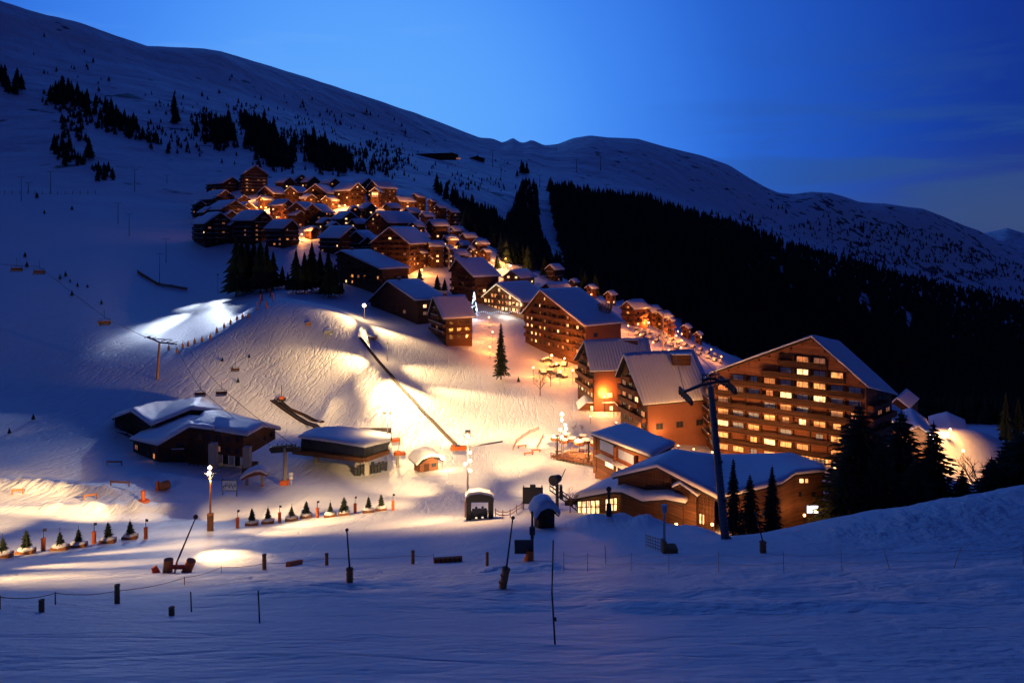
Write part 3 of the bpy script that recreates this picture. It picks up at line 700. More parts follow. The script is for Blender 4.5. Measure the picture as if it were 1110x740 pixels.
# restaurant complex
def rest_main(root, T, faces, roof, rng):
    f = faces['front']
    for a0, a1, z0, z1, m in ((.52,.56,4.9,5.8,'lit_bright'), (.86,.90,1.2,2.3,'lit_bright')):
        g = MB(); c = [f.pt(f.w*a0,z0,.06)-T, f.pt(f.w*a1,z0,.06)-T, f.pt(f.w*a1,z1,.06)-T, f.pt(f.w*a0,z1,.06)-T]; g.prism(c, -f.n*.05); g.build('window', m, root)
    b = MB()
    for i in range(22):
        a = f.w*(.30+.68*i/21); b.bar(f.pt(a,-1,.07)-T, f.pt(a,f.top(a)-.3,.07)-T, .16, .14)
    b.build('cladding_battens', 'wood_dark', root)
loft_building('mountain_restaurant', 'brown timber restaurant with a broad snow gable and one small lit gable window', [P(664,517,88), P(712,506,84.3), P(779,541.5,80)], [P(684,510,95), P(733,491,94), P(776,496,96)], -(578-HY)/FL*82,
    cat='restaurant', th=.75, over=.5, fo=.9, wall='wood_brown', deep=5, extra=rest_main)
def wing_extra(root, T, faces, roof, rng):
    for x0, x1, y0, y1, m in ((867,871,519,523,'lit_bright'),(873,876,519,523,'lit_warm'),(875,887,548,556,'lit_white'),(866,869,533,538,'glass_dark'),(880,884,533,538,'glass_dark')):
        g = MB(); q = [P(x, y, 87.35+(x-862)/32*2.0)-T for x, y in ((x0,y0),(x1,y0),(x1,y1),(x0,y1))]; g.prism(q, (0,.08,0)); g.build('window', m, root)
loft_building('restaurant_annex', 'long flat-roofed brown annex under deep blue snow, right of the lift pylon', [P(781,540,81.5), P(848,524,85), P(862,514,87), P(894,511,89)], [P(769,495,99), P(800,495,100), P(858,493.5,101), P(893,507,99)], -(560-HY)/FL*87,
    cat='building', th=.6, over=.4, fo=.5, wall='wood_brown', deep=5, segs={0:dict(fl=3.1, cw=3, ww=1.4, wh=1.1, lit=.0, balc=False, maxn=6)}, right=dict(lit=.1, balc=False, maxn=4), extra=wing_extra)
def glaze(root, T, faces, roof, rng):
    for px0, px1, py0, py1, d in ((626,650,541,556,90.6), (656,669,538.5,553,89.3)):
        g = MB(); a, b, c, e = P(px0,py0+1.5,d), P(px1,py0,d-1), P(px1,py1,d-1), P(px0,py1,d); g.prism([q-T for q in (a,b,c,e)], (0,.06,0)); g.build('window', 'lit_bright', root)
        m = MB(); k = 5 if px1-px0 > 20 else 3
        for i in range(k+1):
            p, q = a.lerp(b, i/k)-T, e.lerp(c, i/k)-T; m.bar(p+Vector((0,-.08,0)), q+Vector((0,-.08,0)), .14)
        m.bar(a-T+Vector((0,-.1,0)), b-T+Vector((0,-.1,0)), .14).bar(a.lerp(e,.5)-T+Vector((0,-.1,0)), b.lerp(c,.5)-T+Vector((0,-.1,0)), .08)
        m.build('window_frame', 'wood_dark', root)
loft_building('restaurant_hall', 'low glazed restaurant hall with bright windows under a wavy snow roof', [P(623,540,90.5), P(662,533,89), P(674,533,87), P(696,543,85), P(721,541,83), P(743,545,81)],
    [P(640,531,97), P(672,517,98), P(692,513,96), P(713,515,92), P(731,527,88), P(748,541,84.5)], -(562-HY)/FL*88, cat='restaurant', th=.8, over=.5, fo=.9, wall='wood_dark', deep=4, extra=glaze)
loft_building('entrance_porch', 'small snow-capped porch block stuck to the restaurant front', [P(729,528,83), P(737,524,82.6), P(756,538,81)], [P(733,523,86), P(742,520,86), P(762,533,84)], -(578-HY)/FL*82, cat='porch', th=.45, over=.3, fo=.3, wall='wood_brown', deep=4)

# lift base building, left
def pillars(root, T, faces, roof, rng):
    for px, top, bot, d in ((231,480,500,130),(268,484,500,131)):
        b = MB(); p, q = P(px,top,d), P(px,bot+6,d); b.box(((p.x-T.x),(p.y-T.y),(p.z+q.z)/2-T.z), (1.3,1.3,(p.z-q.z)))
        b.build('pillar', 'concrete', root)
    for i in range(5):      # glass doors under the hall
        b = MB(); p = onground(238+i*6.5, 141)-T; b.box((p.x,p.y,p.z+1.5),(1.0,.15,2.6)); b.build('door', 'glass_dark' if i % 2 else 'white_paint', root)
    b = MB(); p, q = onground(205,137)-T, onground(236,138)-T
    for z in (.5,.9,1.3): b.bar(p+Vector((0,0,z)), q+Vector((0,0,z)), .1, .25)
    for i in range(7): c = p.lerp(q,i/6); b.bar(c, c+Vector((0,0,1.5)), .12)
    b.build('deck_railing', 'wood_brown', root)
    b = MB(); p, q = onground(262,136)-T, onground(275,137)-T; b.prism([p,q,q+Vector((0,0,1.6)),p+Vector((0,0,1.6))],(0,2.5,0)); b.build('counter', 'wood_brown', root)
    w = MB()
    for i in range(7):
        p = P(216+i*8, 479.5-abs(i-1)*.2, 136.2-.0*i); w.box(p-T+Vector((0,-1.6,0)), (.9,.1,.8))
loft_building('lift_station_building', 'dark timber lift building, wavy upper snow roof nearest the ski hill', [P(121,454,161), P(142,446,157), P(163.5,461.6,150), P(207,444,151), P(242,446.5,158)], [P(129,449,172), P(170,438,174), P(190,436,174), P(218,432,175), P(244,443,176)],
    -(500-HY)/FL*150, cat='building', th=.8, over=1.0, fo=1.6, wall='wood_dark', deep=4, segs={0:dict(fl=2.8, cw=3, lit=.1, balc=True, maxn=4, brail='wood_brown', snowrail=True), 1:dict(fl=2.8, cw=3, lit=.1, balc=True, maxn=4, brail='wood_brown', snowrail=True)})
loft_building('ticket_hall', 'brown timber hall with small windows along its eaves and a brown right-hand gable', [P(268,472.5,135), P(286,462.5,141), P(304,465,148)], [P(205,462.5,139.5), P(221,448.5,150), P(236,446,160)],
    -(492-HY)/FL*138, cat='building', th=.8, over=.6, fo=1.3, wall='wood_brown', deep=0, front=dict(fl=2.5, cw=2.6, ww=1.0, wh=.9, lit=.0, balc=False, maxn=8, margin=.2), left=dict(fl=2.2, cw=2.0, ww=.9, wh=1.1, first=.6, lit=0, balc=False, maxn=12, margin=.2), extra=pillars)
loft_building('lift_cafe', 'dark wooden cafe front with one lit strip window, joined to the ticket hall', [P(141,476,147), P(171,482.8,138), P(205,463,138.5), P(232,466,137)], [P(150,472,153), P(178,461,153), P(205,452,152), P(236,455,150)],
    -(507-HY)/FL*138, cat='cafe', th=.8, over=.8, fo=1.5, wall='wood_dark', deep=4, segs={0:dict(fl=2.6, cw=2.6, ww=1.4, wh=1.1, lit=.15, balc=True, brail='wood_brown', snowrail=True, maxn=8), 1:dict(fl=2.6, cw=2.4, ww=1.7, wh=1.1, first=.9, lit=.14, balc=True, brail='wood_brown', snowrail=True, maxn=12)})

# far right houses beyond the firs
gable_px('chalet', 'low chalet with an orange-lit eave behind the tall firs', 235, 25, (987,443), (962,452), (1004,455), (996,440), 486, th=.7, wall='wood_pale', over=.6, fo=1.2, front=dict(fl=3, cw=3, lit=.4, balc=True, maxn=12))
gable_px('chalet', 'distant snow roof peeping out above the chalet behind the firs', 275, 40, (972,432), (962,441), (986,443), (983,431), 462, th=.7, wall='wood_dark', over=.4, fo=1.0)

# ------------------------------------------------------------------ upper village
VH = [
 (275,181,209,34,-28,'tallest house at the top of the village, brown under a steep snow roof','wood_dark',.45),
 (243,193,208,36,-55,'big snow-covered roof left of the tallest top house','wood_dark',.0),
 (236,207,227,40,-50,'topmost of the dark stepped flats at the left edge of the village','wood_dark',.03),
 (246,218,238,46,-48,'dark stepped flats with a lone orange window at the village edge','wood_dark',.06),
 (232,231,264,46,-42,'dark flats with white snow lines on every balcony at the left village edge','wood_dark',.08),
 (274,229,262,40,-60,'dark block with two lit windows behind the tall firs','wood_dark',.22),
 (306,239,267,34,-60,'small dark block with two rows of lit windows above the firs','wood_dark',.4),
 (296,203,222,26,20,'arched brown gable below the tallest top house','wood_brown',.15),
 (305,217,238,24,-62,'strongly orange-lit block beside the village street lamps','wood_red',.5),
 (329,220,243,26,15,'plain brown gable right of the orange-lit block','wood_brown',.1),
 (346,222,243,26,12,'brown gable with a grid of small orange windows','wood_brown',.45),
 (265,220,232,26,-45,'dark low roof between stepped flats and street lamps','wood_dark',.0),
 (320,190,206,30,-50,'dark block under long snow roofs at the upper tree line','wood_dark',.1),
 (322,203,220,22,20,'small gable tucked in the top row of houses','wood_brown',.3),
 (349,201,221,28,10,'wide lit gable in the top row of houses','wood_brown',.4),
 (378,199,221,34,-55,'long snow-roofed block in the top row of houses','wood_brown',.3),
 (392,194,210,28,-50,'rear snow roof right behind the long top-row block','wood_brown',.2),
 (414,197,221,30,40,'stepped block at the right end of the top row','wood_brown',.35),
 (438,213,226,24,50,'flat-topped house with a lit orange eave, right of the church-like front','wood_brown',.3),
 (454,210,228,16,40,'narrow tower-like house with a lit doorway at the top right','wood_brown',.35),
 (374,230,249,30,-40,'dark chalet with a snow roof and a row of lit ground windows','wood_dark',.5),
 (426,230,254,52,38,'broad brown chalet with a big sagging snow roof and five lit windows','wood_brown',.3),
 (370,246,274,46,-50,'long dark block left of the many-balconied gable','wood_dark',.1),
 (393,251,276,26,20,'dark gable stepping out before the long dark block','wood_dark',.12),
 (405,257,280,24,18,'lowest gable stepping out before the long dark block','wood_dark',.05),
 (436,247,288,56,18,'big many-balconied gable block in mid-village','wood_brown',.16),
 (474,239,263,24,50,'house with a square snow roof and a glowing side wall','wood_brown',.15),
 (469,216,232,11,40,'tiny lit house on the upper right edge of the village','wood_brown',.4),
 (478,222,244,14,45,'house with a double row of bright windows near the upper forest','wood_brown',.6),
 (491,227,247,14,45,'last dark house before the upper forest','wood_dark',.15),
 (472,262,291,20,60,'tall brown block with bright lower windows','wood_brown',.5),
 (486,267,291,12,30,'slim brown gable beside the tall block','wood_brown',.3),
 (497,271,286,20,60,'small roof with bright orange windows under it','wood_brown',.6),
 (488,256,267,17,55,'small snowy roof at the village right side','wood_brown',.3),
 (502,262,274,15,50,'small house with an orange balcony near the forest','wood_red',.5),
 (508,253,264,18,55,'snow roof closest to the lower dark forest edge','wood_brown',.2),
 (521,260,281,18,45,'three-storey house with orange-lit balconies by the forest','wood_red',.4),
 (495,246,257,18,50,'upper snow roof along the forest edge','wood_dark',.15),
 (470,277,291,14,40,'little low house in front of the tall brown block','wood_brown',.3),
 (563,293,308,34,35,'long shop front blazing with white and orange light','wood_pale',.9),
 (576,280,290,14,30,'small cabin roof at the foot of the forest track','wood_dark',.0),
 (601,287,305,20,40,'snowy stepped cabin below the cleared forest strip','wood_dark',.05),
 (622,303,314,12,40,'little lit cabin behind the second hotel','wood_brown',.4),
 (603,307,318,30,60,'low snow roof just behind the second hotel ridge','wood_brown',.1),
 (688,326,353,30,50,'square red-walled block with two lit windows on the right terrace','render_red',.35),
 (707,332,353,22,50,'lower red block joined to the square one','render_red',.3),
 (719,338,359,20,50,'snow-topped red house stepping down to the car park','render_red',.25),
 (727,345,366,10,35,'narrow brown house at the right end of the red terrace','wood_red',.1),
]
for cx, top, base, w_, yaw, lb, wl, lit in VH:
    village_house(cx, top, base, w_, yaw, lb, wall=wl, lit=lit, group='chalets of the village', sr=wl == 'wood_dark', balc=(base-top) > 13,
                  name='apartment_block' if (base-top) > 22 else 'chalet', cat='building')
for cx, top, base, w_, yaw in ((262,212,226,18,-40),(288,213,227,16,30),(334,211,227,18,-45),(358,213,228,16,20),(322,229,246,18,-50),(352,237,253,18,-45),(388,238,252,18,40),(361,241,257,16,-40),(398,221,237,20,-45),(338,246,260,18,-50),
    (442,237,252,20,45),(452,241,262,18,30),(458,253,271,16,45),(481,248,260,14,50),(513,268,280,12,40),(527,270,284,12,40),(455,269,291,18,20),(383,224,238,18,-30),(309,193,208,22,-50),(335,192,207,24,-50),(358,194,209,22,-48),(247,229,242,26,-45),(225,225,240,22,-45),(215,218,236,16,-45),
    (218,236,262,20,-45),(252,240,264,18,-45),(463,231,246,16,45),(446,226,240,18,40),(425,221,236,18,40),(349,228,242,20,-45),(492,277,290,14,45),(504,274,286,12,40)):
    village_house(cx, top, base, w_, yaw, 'small brown snow-roofed chalet wedged between the larger village houses', wall='wood_dark' if cx < 260 else 'wood_brown', lit=.12 if cx < 260 else .45, group='small chalets wedged between the village houses', balc=(base-top) > 17, sr=cx < 260, cat='building')
gable_px('apartment_block', 'lit brown block glimpsed between the fir tops right of the hotel', 215, 35, (958,452), (946,462), (974,463), (966,450), 500, th=.7, wall='wood_red', over=.5, fo=1.0, front=dict(fl=2.8, cw=2.4, lit=.6, balc=True, maxn=24))
gable_px('chalet', 'low lit snow-roofed house behind the lit snow bank, right of the firs', 292, 30, (1026,447), (1006,452), (1046,456), (1036,445), 470, th=.7, wall='wood_pale', over=.5, fo=1.0, front=dict(fl=2.8, cw=2.4, lit=.7, balc=False, maxn=8))
for cx, top, base, w_, yaw, lb in ((744,352,367,13,40,'little red chalet at the upper edge of the car park'),(757,360,373,11,40,'tiny chalet beyond the middle of the car park'),(662,316,330,14,40,'small chalet half hidden by the second hotel roof, nearest the forest'),(641,309,322,14,40,'lit cabin between the second hotel and the forest edge')):
    village_house(cx, top, base, w_, yaw, lb, wall='wood_red', lit=.6, balc=False, cat='building')
# bright glazed front below the top row
village_house(408.5, 204, 225, 12, 8, 'narrow building with three tall bright gable windows in the top row', wall='wood_red', lit=.2, name='chapel', pitch=38, d=hit(408,222).y-6, cat='building',
    extra=lambda root, T, faces, roof, rng: [ (lambda f, a: (MB().prism([f.pt(f.w*a,8.5,.1)-T, f.pt(f.w*(a+.2),8.5,.1)-T, f.pt(f.w*(a+.2),12.3,.1)-T, f.pt(f.w*a,12.3,.1)-T], f.n*.05).build('gable_window','lit_bright',root)))(faces['front'], a) for a in (.14,.40,.66)])
POOL, FILL = .95, .8
# ------------------------------------------------------------------ village lamps
amb = [(267,214.6,'lamp at the lit doors of the tallest top house'),(283,225,'left lamp of a pair on the bright road bend'),(288,226,'right lamp of a pair on the bright road bend'),
 (300,228,'lamp on the left corner of the orange-lit block'),(312,227,'lamp on the right corner of the orange-lit block'),(300,236,'lamp at the foot of the orange-lit block'),(327,255,'lone lamp glowing on the bare snow bank below the orange-lit block'),
 (344,225,'lamp between the brown gables of the top street'),(368,224,'first lamp of the bright top street'),(374,223,'second lamp of the bright top street'),(388,223,'lamp in the middle of the bright top street'),(407,224,'lamp at the foot of the tall bright gable windows'),(417,216,'raised lamp right of the tall bright gable windows'),
 (428,223,'last lamp of the bright top street'),(420,277,'lamp beside the many-balconied gable block'),(451,226,'lamp by the doorway at the top right of the village'),(457,294,'lamp on the lane below the many-balconied block'),(436,301,'lamp lighting the snowy yard behind the lopsided chalet'),
 (465,251,'lamp on the glowing side wall of the square-roofed house'),(500,264,'lamp between the small houses near the forest'),(534,283,'lamp up the lane right of the big blue roof'),(543,293,'lowest lamp of the cluster by the blazing shop front'),(546,288,'inner lamp of the cluster by the blazing shop front'),(548,281,'upper left lamp of the cluster above the shop front'),
 (552,277,'topmost lamp of the cluster above the shop front'),(627,306,'lamp behind the second hotel near a small cabin'),(641,320,'faint lamp behind the ridge of the second hotel'),(530,345,'lamp in front of the dark lowest chalet, upper of the path'),(534,361,'middle lamp down the orange-lit path'),(531,377,'lower lamp down the orange-lit path, next to the lone fir'),
 (598,387,'brightest lamp on the square below the second hotel'),(612,390,'lamp on the square nearest the red-walled block'),(603,396,'low lamp in the middle of the square'),(621,403,'lamp by the gable foot of the rear steep block'),(578,400,'lamp at the left edge of the square'),(607,404,'lamp among the snow piles on the square'),
 (655,432,'lamp over the round entrance below the red wall'),(681,354,'lamp at the foot of the red terrace, far left'),(694,364,'lamp below the red terrace steps'),(703,351,'bright lamp against the red terrace wall'),(708,372,'lamp by the first parked cars'),(725,381,'lamp right behind the louvred vent housing'),
 (733,365,'lamp in the upper car park, left of three'),(735,360,'lamp in the upper car park, top of three'),(739,363,'lamp in the upper car park, right of three'),(739,370,'lamp in the middle of the car park'),(738,378,'lamp at the lower left of the car park'),(752,382,'lamp at the car park centre row'),(771,380,'lamp at the far edge of the car park'),(782,388,'last lamp of the car park before the hotel gable')]
for i, (px, py, lb) in enumerate(amb):
    big = i in (1, 2, 6, 8, 9, 16, 30, 39)
    street_lamp(px, py, 'orange street '+lb, power=(6500 if big else 3600)*(1 if i < 27 else .5), col=(1.,.36,.08) if i < 27 else (1.,.30,.05), uplight=2.4 if i < 27 else 4, r=.42 if big else .3, h=4.2)
for px, py, lb, d in ((1030,467,'orange star-like lamp on top of the lit snow bank beyond the firs',238),(1044,490,'orange lamp in front of the lit snow bank beyond the firs',221),(964,477,'orange lamp seen through the firs',200)):
    street_lamp(px, py, lb, power=9000, r=.4, uplight=1.0, h=5, d=d)
for px, py, lb, d in ((987,464,'cold white lamp on the chalet behind the firs',222),(1011,478,'cold white lamp among the fir tops',205)):
    street_lamp(px, py, lb, power=2500, r=.5, h=5, d=d, m='bulb_white', col=(.85,.93,1))
street_lamp(553, 289, 'dazzling white lamp at the blazing shop front', power=4000, r=.5, h=4, m='bulb_warm', col=WM)
# low lamps washing the hotel, steep blocks, square and restaurant
wash = [(700,462,'low wall lamp behind the red shop roof, first of the glowing row',168,3200),(716,468,'low wall lamp behind the red shop roof, second of the glowing row',160,2600),(735,476,'third lamp of the glowing row below the hotel',152,2600),(752,482,'fourth lamp of the glowing row below the hotel',149,3200),
        (772,486,'lamp of the glowing row just left of the lift pylon',147,4200),(800,492,'hotel forecourt lamp right of the lift pylon',143,9000),(835,496,'hotel forecourt lamp behind the annex roof',140,9000),(870,500,'hotel forecourt lamp near the hotel entrance',136,9000),(905,503,'hotel forecourt lamp hidden in the fir branches',132,7000),
        (1058,506,'added lamp, out of sight, lighting the snow bank beyond the firs from below',207,16000),(1020,500,'added lamp hidden by the firs under the snow bank',207,12000),  # unseen lamps added to brighten the snow bank
        (712,440,'wall lamp below the ribbed roof eave',156,2500),(668,436,'wall lamp at the red wall of the rear steep block',176,3500),(690,455,'added lamp at the gable foot of the ribbed roof block',164,2500),(640,432,'added lamp at the balconies of the rear steep block',182,2500)]  # gable-foot and balcony lamps added to brighten dark balcony fronts
for px, py, lb, d, pw in wash:
    g = onground(px, d); t = thing('wall_lamp', 'small orange '+lb, 'lamp', g, 0, 'low orange lamps around the hotel')
    if 'wm' not in LM:
        a = MB(); a.tube((0,0,-.5),(0,0,1.9),.06,.05,6); a.tube((0,0,2.28),(0,0,2.36),.26,.2,8); b = MB(); b.ball((0,0,2.1),.2,0,8,6); LM['wm'] = (a.mesh('post','metal_dark'), b.mesh('globe','bulb_orange',smooth=True))
    put('post', LM['wm'][0], t); put('globe', LM['wm'][1], t); light('SPOT', 'lamp_light', (0,0,2.9), pw*(.62 if px > 745 and px < 950 else .42), OR, .3, t, aim=(0,1,.45) if px > 690 or py < 440 else (.3,1,.3), cone=135, blend=.6)
for px, py, d, lb, pw in ((772,570,77.5,'orange lamp at the restaurant doorway beside the pylon foot',800),(733,570,79,'orange lamp at the restaurant steps',450),(815,568,80,'orange lamp glowing behind the restaurant firs',500),(872,560,84,'orange lamp at the annex side door',240),(884,556,84,'small orange lamp under the annex windows',80)):
    street_lamp(px, py, lb, power=pw, r=.16, h=2.2, d=d, uplight=1.0, group='restaurant lamps', cat='lamp')

# ------------------------------------------------------------------ floodlight masts
def spot(head, tgt, Lr, half, t, col=WM):
    v = tgt-head; r = v.length
    hx = height([tgt.x-3,tgt.x+3,tgt.x,tgt.x],[tgt.y,tgt.y,tgt.y-3,tgt.y+3],False); N = Vector((-(hx[1]-hx[0])/6,-(hx[3]-hx[2])/6,1)).normalized()
    cosi = max(.10, -v.normalized().dot(N))
    pw = POOL*Lr*math.pi/.8*r*r/cosi*4*math.pi
    loc = t.matrix_world.inverted() @ head if False else head - t.location
    o = light('SPOT', 'flood_light', loc, pw, col, .8, t, aim=v, cone=2*math.degrees(math.atan(half*.72/r)), blend=1.0)
    return o
def mast(base, top, label, pools, name='floodlight_mast', fill=0, heads=((0,0),), padded=True, glow='bulb_warm', gr=.3, fillcol=WM, group=None, wood=False, clip=None):
    d = hit(*base).y if len(base) == 2 else base[2]
    g = onground(base[0], d); hz = -(top[1]-HY)/FL*d - g.z
    t = thing(name, label, 'floodlight', g, 0, group)
    b = MB(); b.tube((0,0,-.8),(0,0,hz),.16,.10,8); b.build('post', 'mat_brown' if wood else 'galvanised', t, smooth=False)
    c = MB(); c.bar((-.8,0,hz-.1),(.8,0,hz-.1),.1).bar((0,-.05,hz-.9),(.55,-.05,hz-.1),.07).bar((0,-.05,hz-.9),(-.55,-.05,hz-.1),.07); c.build('crossarm', 'metal_dark', t)
    for i, (ox, oz) in enumerate(heads):
        hb = MB(); hb.box((ox,-.15,hz+oz+.12),(.55,.35,.42),0,0,.5); hh = hb.build('lamp_head', 'metal_dark', t)
        e = MB(); e.ball((ox,-.38,hz+oz+.05), gr, 0, 10, 7); e.build('lens', glow, hh, smooth=True)
    if padded:
        m = MB(); m.tube((0,0,-.3),(0,0,2.2),.42,.42,10); m.tube((0,0,2.2),(0,0,2.3),.46,.40,10); m.build('crash_mat', 'mat_brown', t)
    head = g + Vector((0,-.9,hz+.1))
    for (px, py, Lr, half) in pools:
        q = hit(px, py); spot(head, q, Lr, half, t)
    if fill: light('SPOT', 'flood_fill', (0,-1.0,hz+.6), fill*FILL, fillcol, .9, t, aim=(0,0,-1), cone=150, blend=1)
    return t, g, hz
mast((228,575),(227.5,512),'brown floodlight post with two bright lamps and a crash mat, before the lift buildings',
     [(246,555,1.10,6.5),(308,546,0.90,10),(250,602,0.80,4.5),(345,574,0.85,10),(135,546,0.6,10),(200,592,0.23,12),(40,546,.95,12),(390,558,1.08,13),(310,572,0.50,11),(350,545,0.78,12)], fill=2200, heads=((-.0,0),(.1,.75)), wood=True, gr=.24)
mast((-70,612),(-70,540),'floodlight mast on the piste beyond the left picture edge',[(120,612,1.0,6),(172,594,0.85,5),(60,628,0.6,7),(60,590,.6,12),(180,620,0.25,10),(20,548,.9,10)], fill=800)
mast((395,366,276),(395,331),'brilliant floodlight at the top of the lit piste, above the conveyor belt',
     [(398,394,0.60,6),(409,422,0.45,7),(470,395,0.39,26),(345,350,0.31,22)], fill=9000, gr=.7, padded=False)
mast((420,404,240),(420,372),'thin lamp post part-way down the lit piste',[(440,440,0.93,20),(500,412,0.62,28),(470,450,1.08,20),(540,440,0.78,22),(330,400,0.31,26)], fill=3200, gr=.25, padded=False, glow='metal_dark')
mast((420,500,152),(419.5,448),'tall thin mast with two lamp heads behind the chairlift terminal',[(432,478,0.80,10),(465,470,0.78,12),(380,455,0.70,12),(300,425,0.43,30),(225,415,0.14,34),(350,400,0.43,24),(500,450,0.78,20),(545,460,0.93,22)], fill=9000, heads=((-.6,0),(.6,0)), gr=.22, padded=False, glow='metal_dark')
t4, g4, h4 = mast((507,560),(507,472),'tall mast with floodlights all along its length, between gate and conveyor',
     [(456,529,1.10,6),(512,523,1.00,7),(560,504,1.00,8),(590,540,0.90,8),(470,489,1.00,8),(520,555,0.50,10),(430,520,1.08,14),(570,480,1.16,18),(610,520,1.08,14),(500,495,0.78,18),(440,565,0.93,12),(390,540,0.78,14)], fill=9500, gr=.18, fillcol=(1,.58,.26))
b = MB()
for z in (.58,.66,.70,.80): b.ball((.35 if z != .66 else -.35, -.3, h4*z), .2, 0, 8, 6)
b.build('lens', 'bulb_warm', t4, smooth=True)
b = MB(); b.bar((.1,0,h4*.86),(4.6,0,h4*.93),.14).box((0,0,h4*1.02),(.7,.7,.9)); b.build('camera_arm', 'metal_dark', t4)
t5, g5, h5 = mast((609,500,147),(609,448),'bright lamp column with a string of globes beside the terrace umbrellas',[(585,478,1.20,9),(600,470,1.20,8),(625,485,1.20,9),(560,470,1.08,14)], fill=8000, fillcol=(1,.5,.18), gr=.3, padded=False)
b = MB()
for ox, z in ((0,.86),(.7,.76),(-.4,.66),(.6,.60),(0,.5),(.9,.68)): b.ball((ox,-.3,h5*z), .28, 0, 8, 6)
b.build('lens', 'bulb_warm', t5, smooth=True)
# cold lamps on the snow-making crew's light, left gully
g = hit(236, 318); t = thing('work_light', 'pole with a cold white work light at the head of the dark gully', 'floodlight', g)
b = MB(); b.tube((0,0,-1),(0,0,9),.12,.09,6); b.build('post','galvanised',t); b = MB(); b.box((0,0,9.2),(.9,.5,.6)); b.build('lamp_head','metal_dark',t)
hd = g+Vector((0,0,9.6))
for (px, py, Lr, half) in ((207,333,1.6,6),(190,346,1.5,7.5),(172,354,1.0,8),(155,364,.45,10),(222,335,.5,14),(240,330,.25,12)): spot(hd, hit(px,py), Lr, half, t, (.78,.88,1.))
spot(g+Vector((0,0,9.6)), hit(150,405), .05, 60, t, (.7,.8,1))
# warm light from lamps far up the left slope

# ------------------------------------------------------------------ conifers
def crown_detailed(h, r, seed, levels=26, nb=9, start=.07):
    g = random.Random(seed); b = MB(); 
    for i in range(levels):
        f = (i+.5)/levels; z = h*(start+(1-start)*f); rr = r*(1-f)**.85*(.82+.36*g.random())+.08
        for k in range(nb):
            a = 2*math.pi*(k+g.random()*.8)/nb; Lb = rr*(.65+.5*g.random()); dx, dy = math.cos(a), math.sin(a)
            drop = .30+.25*g.random(); m = max(3, int(Lb/.42)); pz = z
            for j in range(m):
                t0, t1 = j/m, (j+1)/m
                c0 = Vector((dx*Lb*t0, dy*Lb*t0, z-drop*Lb*t0**1.4+.10*Lb*t0**4)); c1 = Vector((dx*Lb*t1, dy*Lb*t1, z-drop*Lb*t1**1.4+.10*Lb*t1**4))
                wd = (.50*(1-t1)+.16)*(.7+.5*g.random())*min(1, .45+Lb*.25); sx = Vector((-dy, dx, 0))
                for sg in (-1, 1):
                    tip = c1 + sx*sg*wd + Vector((dx,dy,0))*.2 - Vector((0,0,.10+.22*g.random()))
                    b.add([c0, c1, tip], [(0,1,2)]); 
                    b.add([c0, c0+sx*sg*wd*.55-Vector((0,0,.28+.15*g.random())), c1-Vector((0,0,.1))], [(0,1,2)])
    for k in range(3):
        a = 2.1*k; b.add([(0,0,h*1.03),(.12*math.cos(a),.12*math.sin(a),h*.94),(.12*math.cos(a+2.1),.12*math.sin(a+2.1),h*.94)], [(0,1,2)])
    return b
def crown_mid(h, r, seed, tiers=11, n=8):
    g = random.Random(seed); b = MB()
    for i in range(tiers):
        f = i/tiers; zt = h*(.16+.84*(f+1.35/tiers)) ; zt = min(zt, h); zb = h*(.07+.86*f); rr = r*(1-f)**.9+.1; off = g.random()*6
        for k in range(n):
            a = off+2*math.pi*k/n; a2 = a+2*math.pi/n*.5; a0 = a-2*math.pi/n*.5; R_ = rr*(.75+.5*g.random()); Ri = rr*.35; dz = h*.03*g.random()
            tip = (R_*math.cos(a), R_*math.sin(a), zb-dz)
            b.add([(0,0,zt),(Ri*math.cos(a0),Ri*math.sin(a0),zb+h*.02),tip],[(0,1,2)]); b.add([(0,0,zt),tip,(Ri*math.cos(a2),Ri*math.sin(a2),zb+h*.02)],[(0,1,2)])
    return b
def trunk_mesh(h, r=.2, d=-1.5):
    b = MB(); b.tube((0,0,d),(0,0,h*.92),r,.03,7); return b.mesh('trunk','bark')
DET = [(crown_detailed(14, 3.4, s, 30, 10).mesh('crown','needles_near'), trunk_mesh(14,.22)) for s in (1,2,3)]
NARROW = [(crown_detailed(12, 1.75, s, 30, 9, .1).mesh('crown','needles_near'), trunk_mesh(12,.18)) for s in (5,6)]
MID = [(crown_mid(12, 2.3, s).mesh('crown','needles'), trunk_mesh(12,.2,-3)) for s in (11,12,13)]
def fir(px, top, d, label, kind=DET, wid=1.0, group=None, h0=14, i=0, name='fir_tree'):
    g = onground(px, d); H = -(top-HY)/FL*d - g.z; s = H/h0
    t = thing(name, label, 'fir tree', g, random.random()*6, group)
    if kind is DET: wid *= 1.5 if px > 890 else 1.2
    c, tr = kind[i % len(kind)]
    put('crown', c, t, sc=(s*wid, s*wid, s)); put('trunk', tr, t, sc=(s, s, s)); return t
fir(931,438,88,'tallest and widest black fir right of the great hotel',DET,1.35,i=0)
fir(977,446,92,'second black fir, standing between the tallest one and the lit snow bank',DET,1.15,i=1)
fir(1012,458,94,'third black fir in front of the lit snow bank',DET,.95,i=2)
fir(914,492,84,'shorter fir overlapping the left side of the tallest black fir',DET,.9,i=2)
fir(955,482,84,'shorter fir filling the gap between the two tallest black firs',DET,1.2,i=0)
fir(992,498,82,'low fir in front of the second and third black firs',DET,1.2,i=1)
fir(1043,508,86,'small fir standing alone below the lit snow bank',DET,.9,i=1)
fir(1075,496,84,'dark fir at the left edge of the right-hand thicket',DET,1.3,i=2)
fir(1092,478,86,'tall dark fir in the right-hand thicket',DET,1.4,i=0)
fir(1108,468,84,'dark fir at the right picture edge',DET,1.5,i=1)
fir(1125,462,88,'dark fir just past the right picture edge',DET,1.5,i=2)
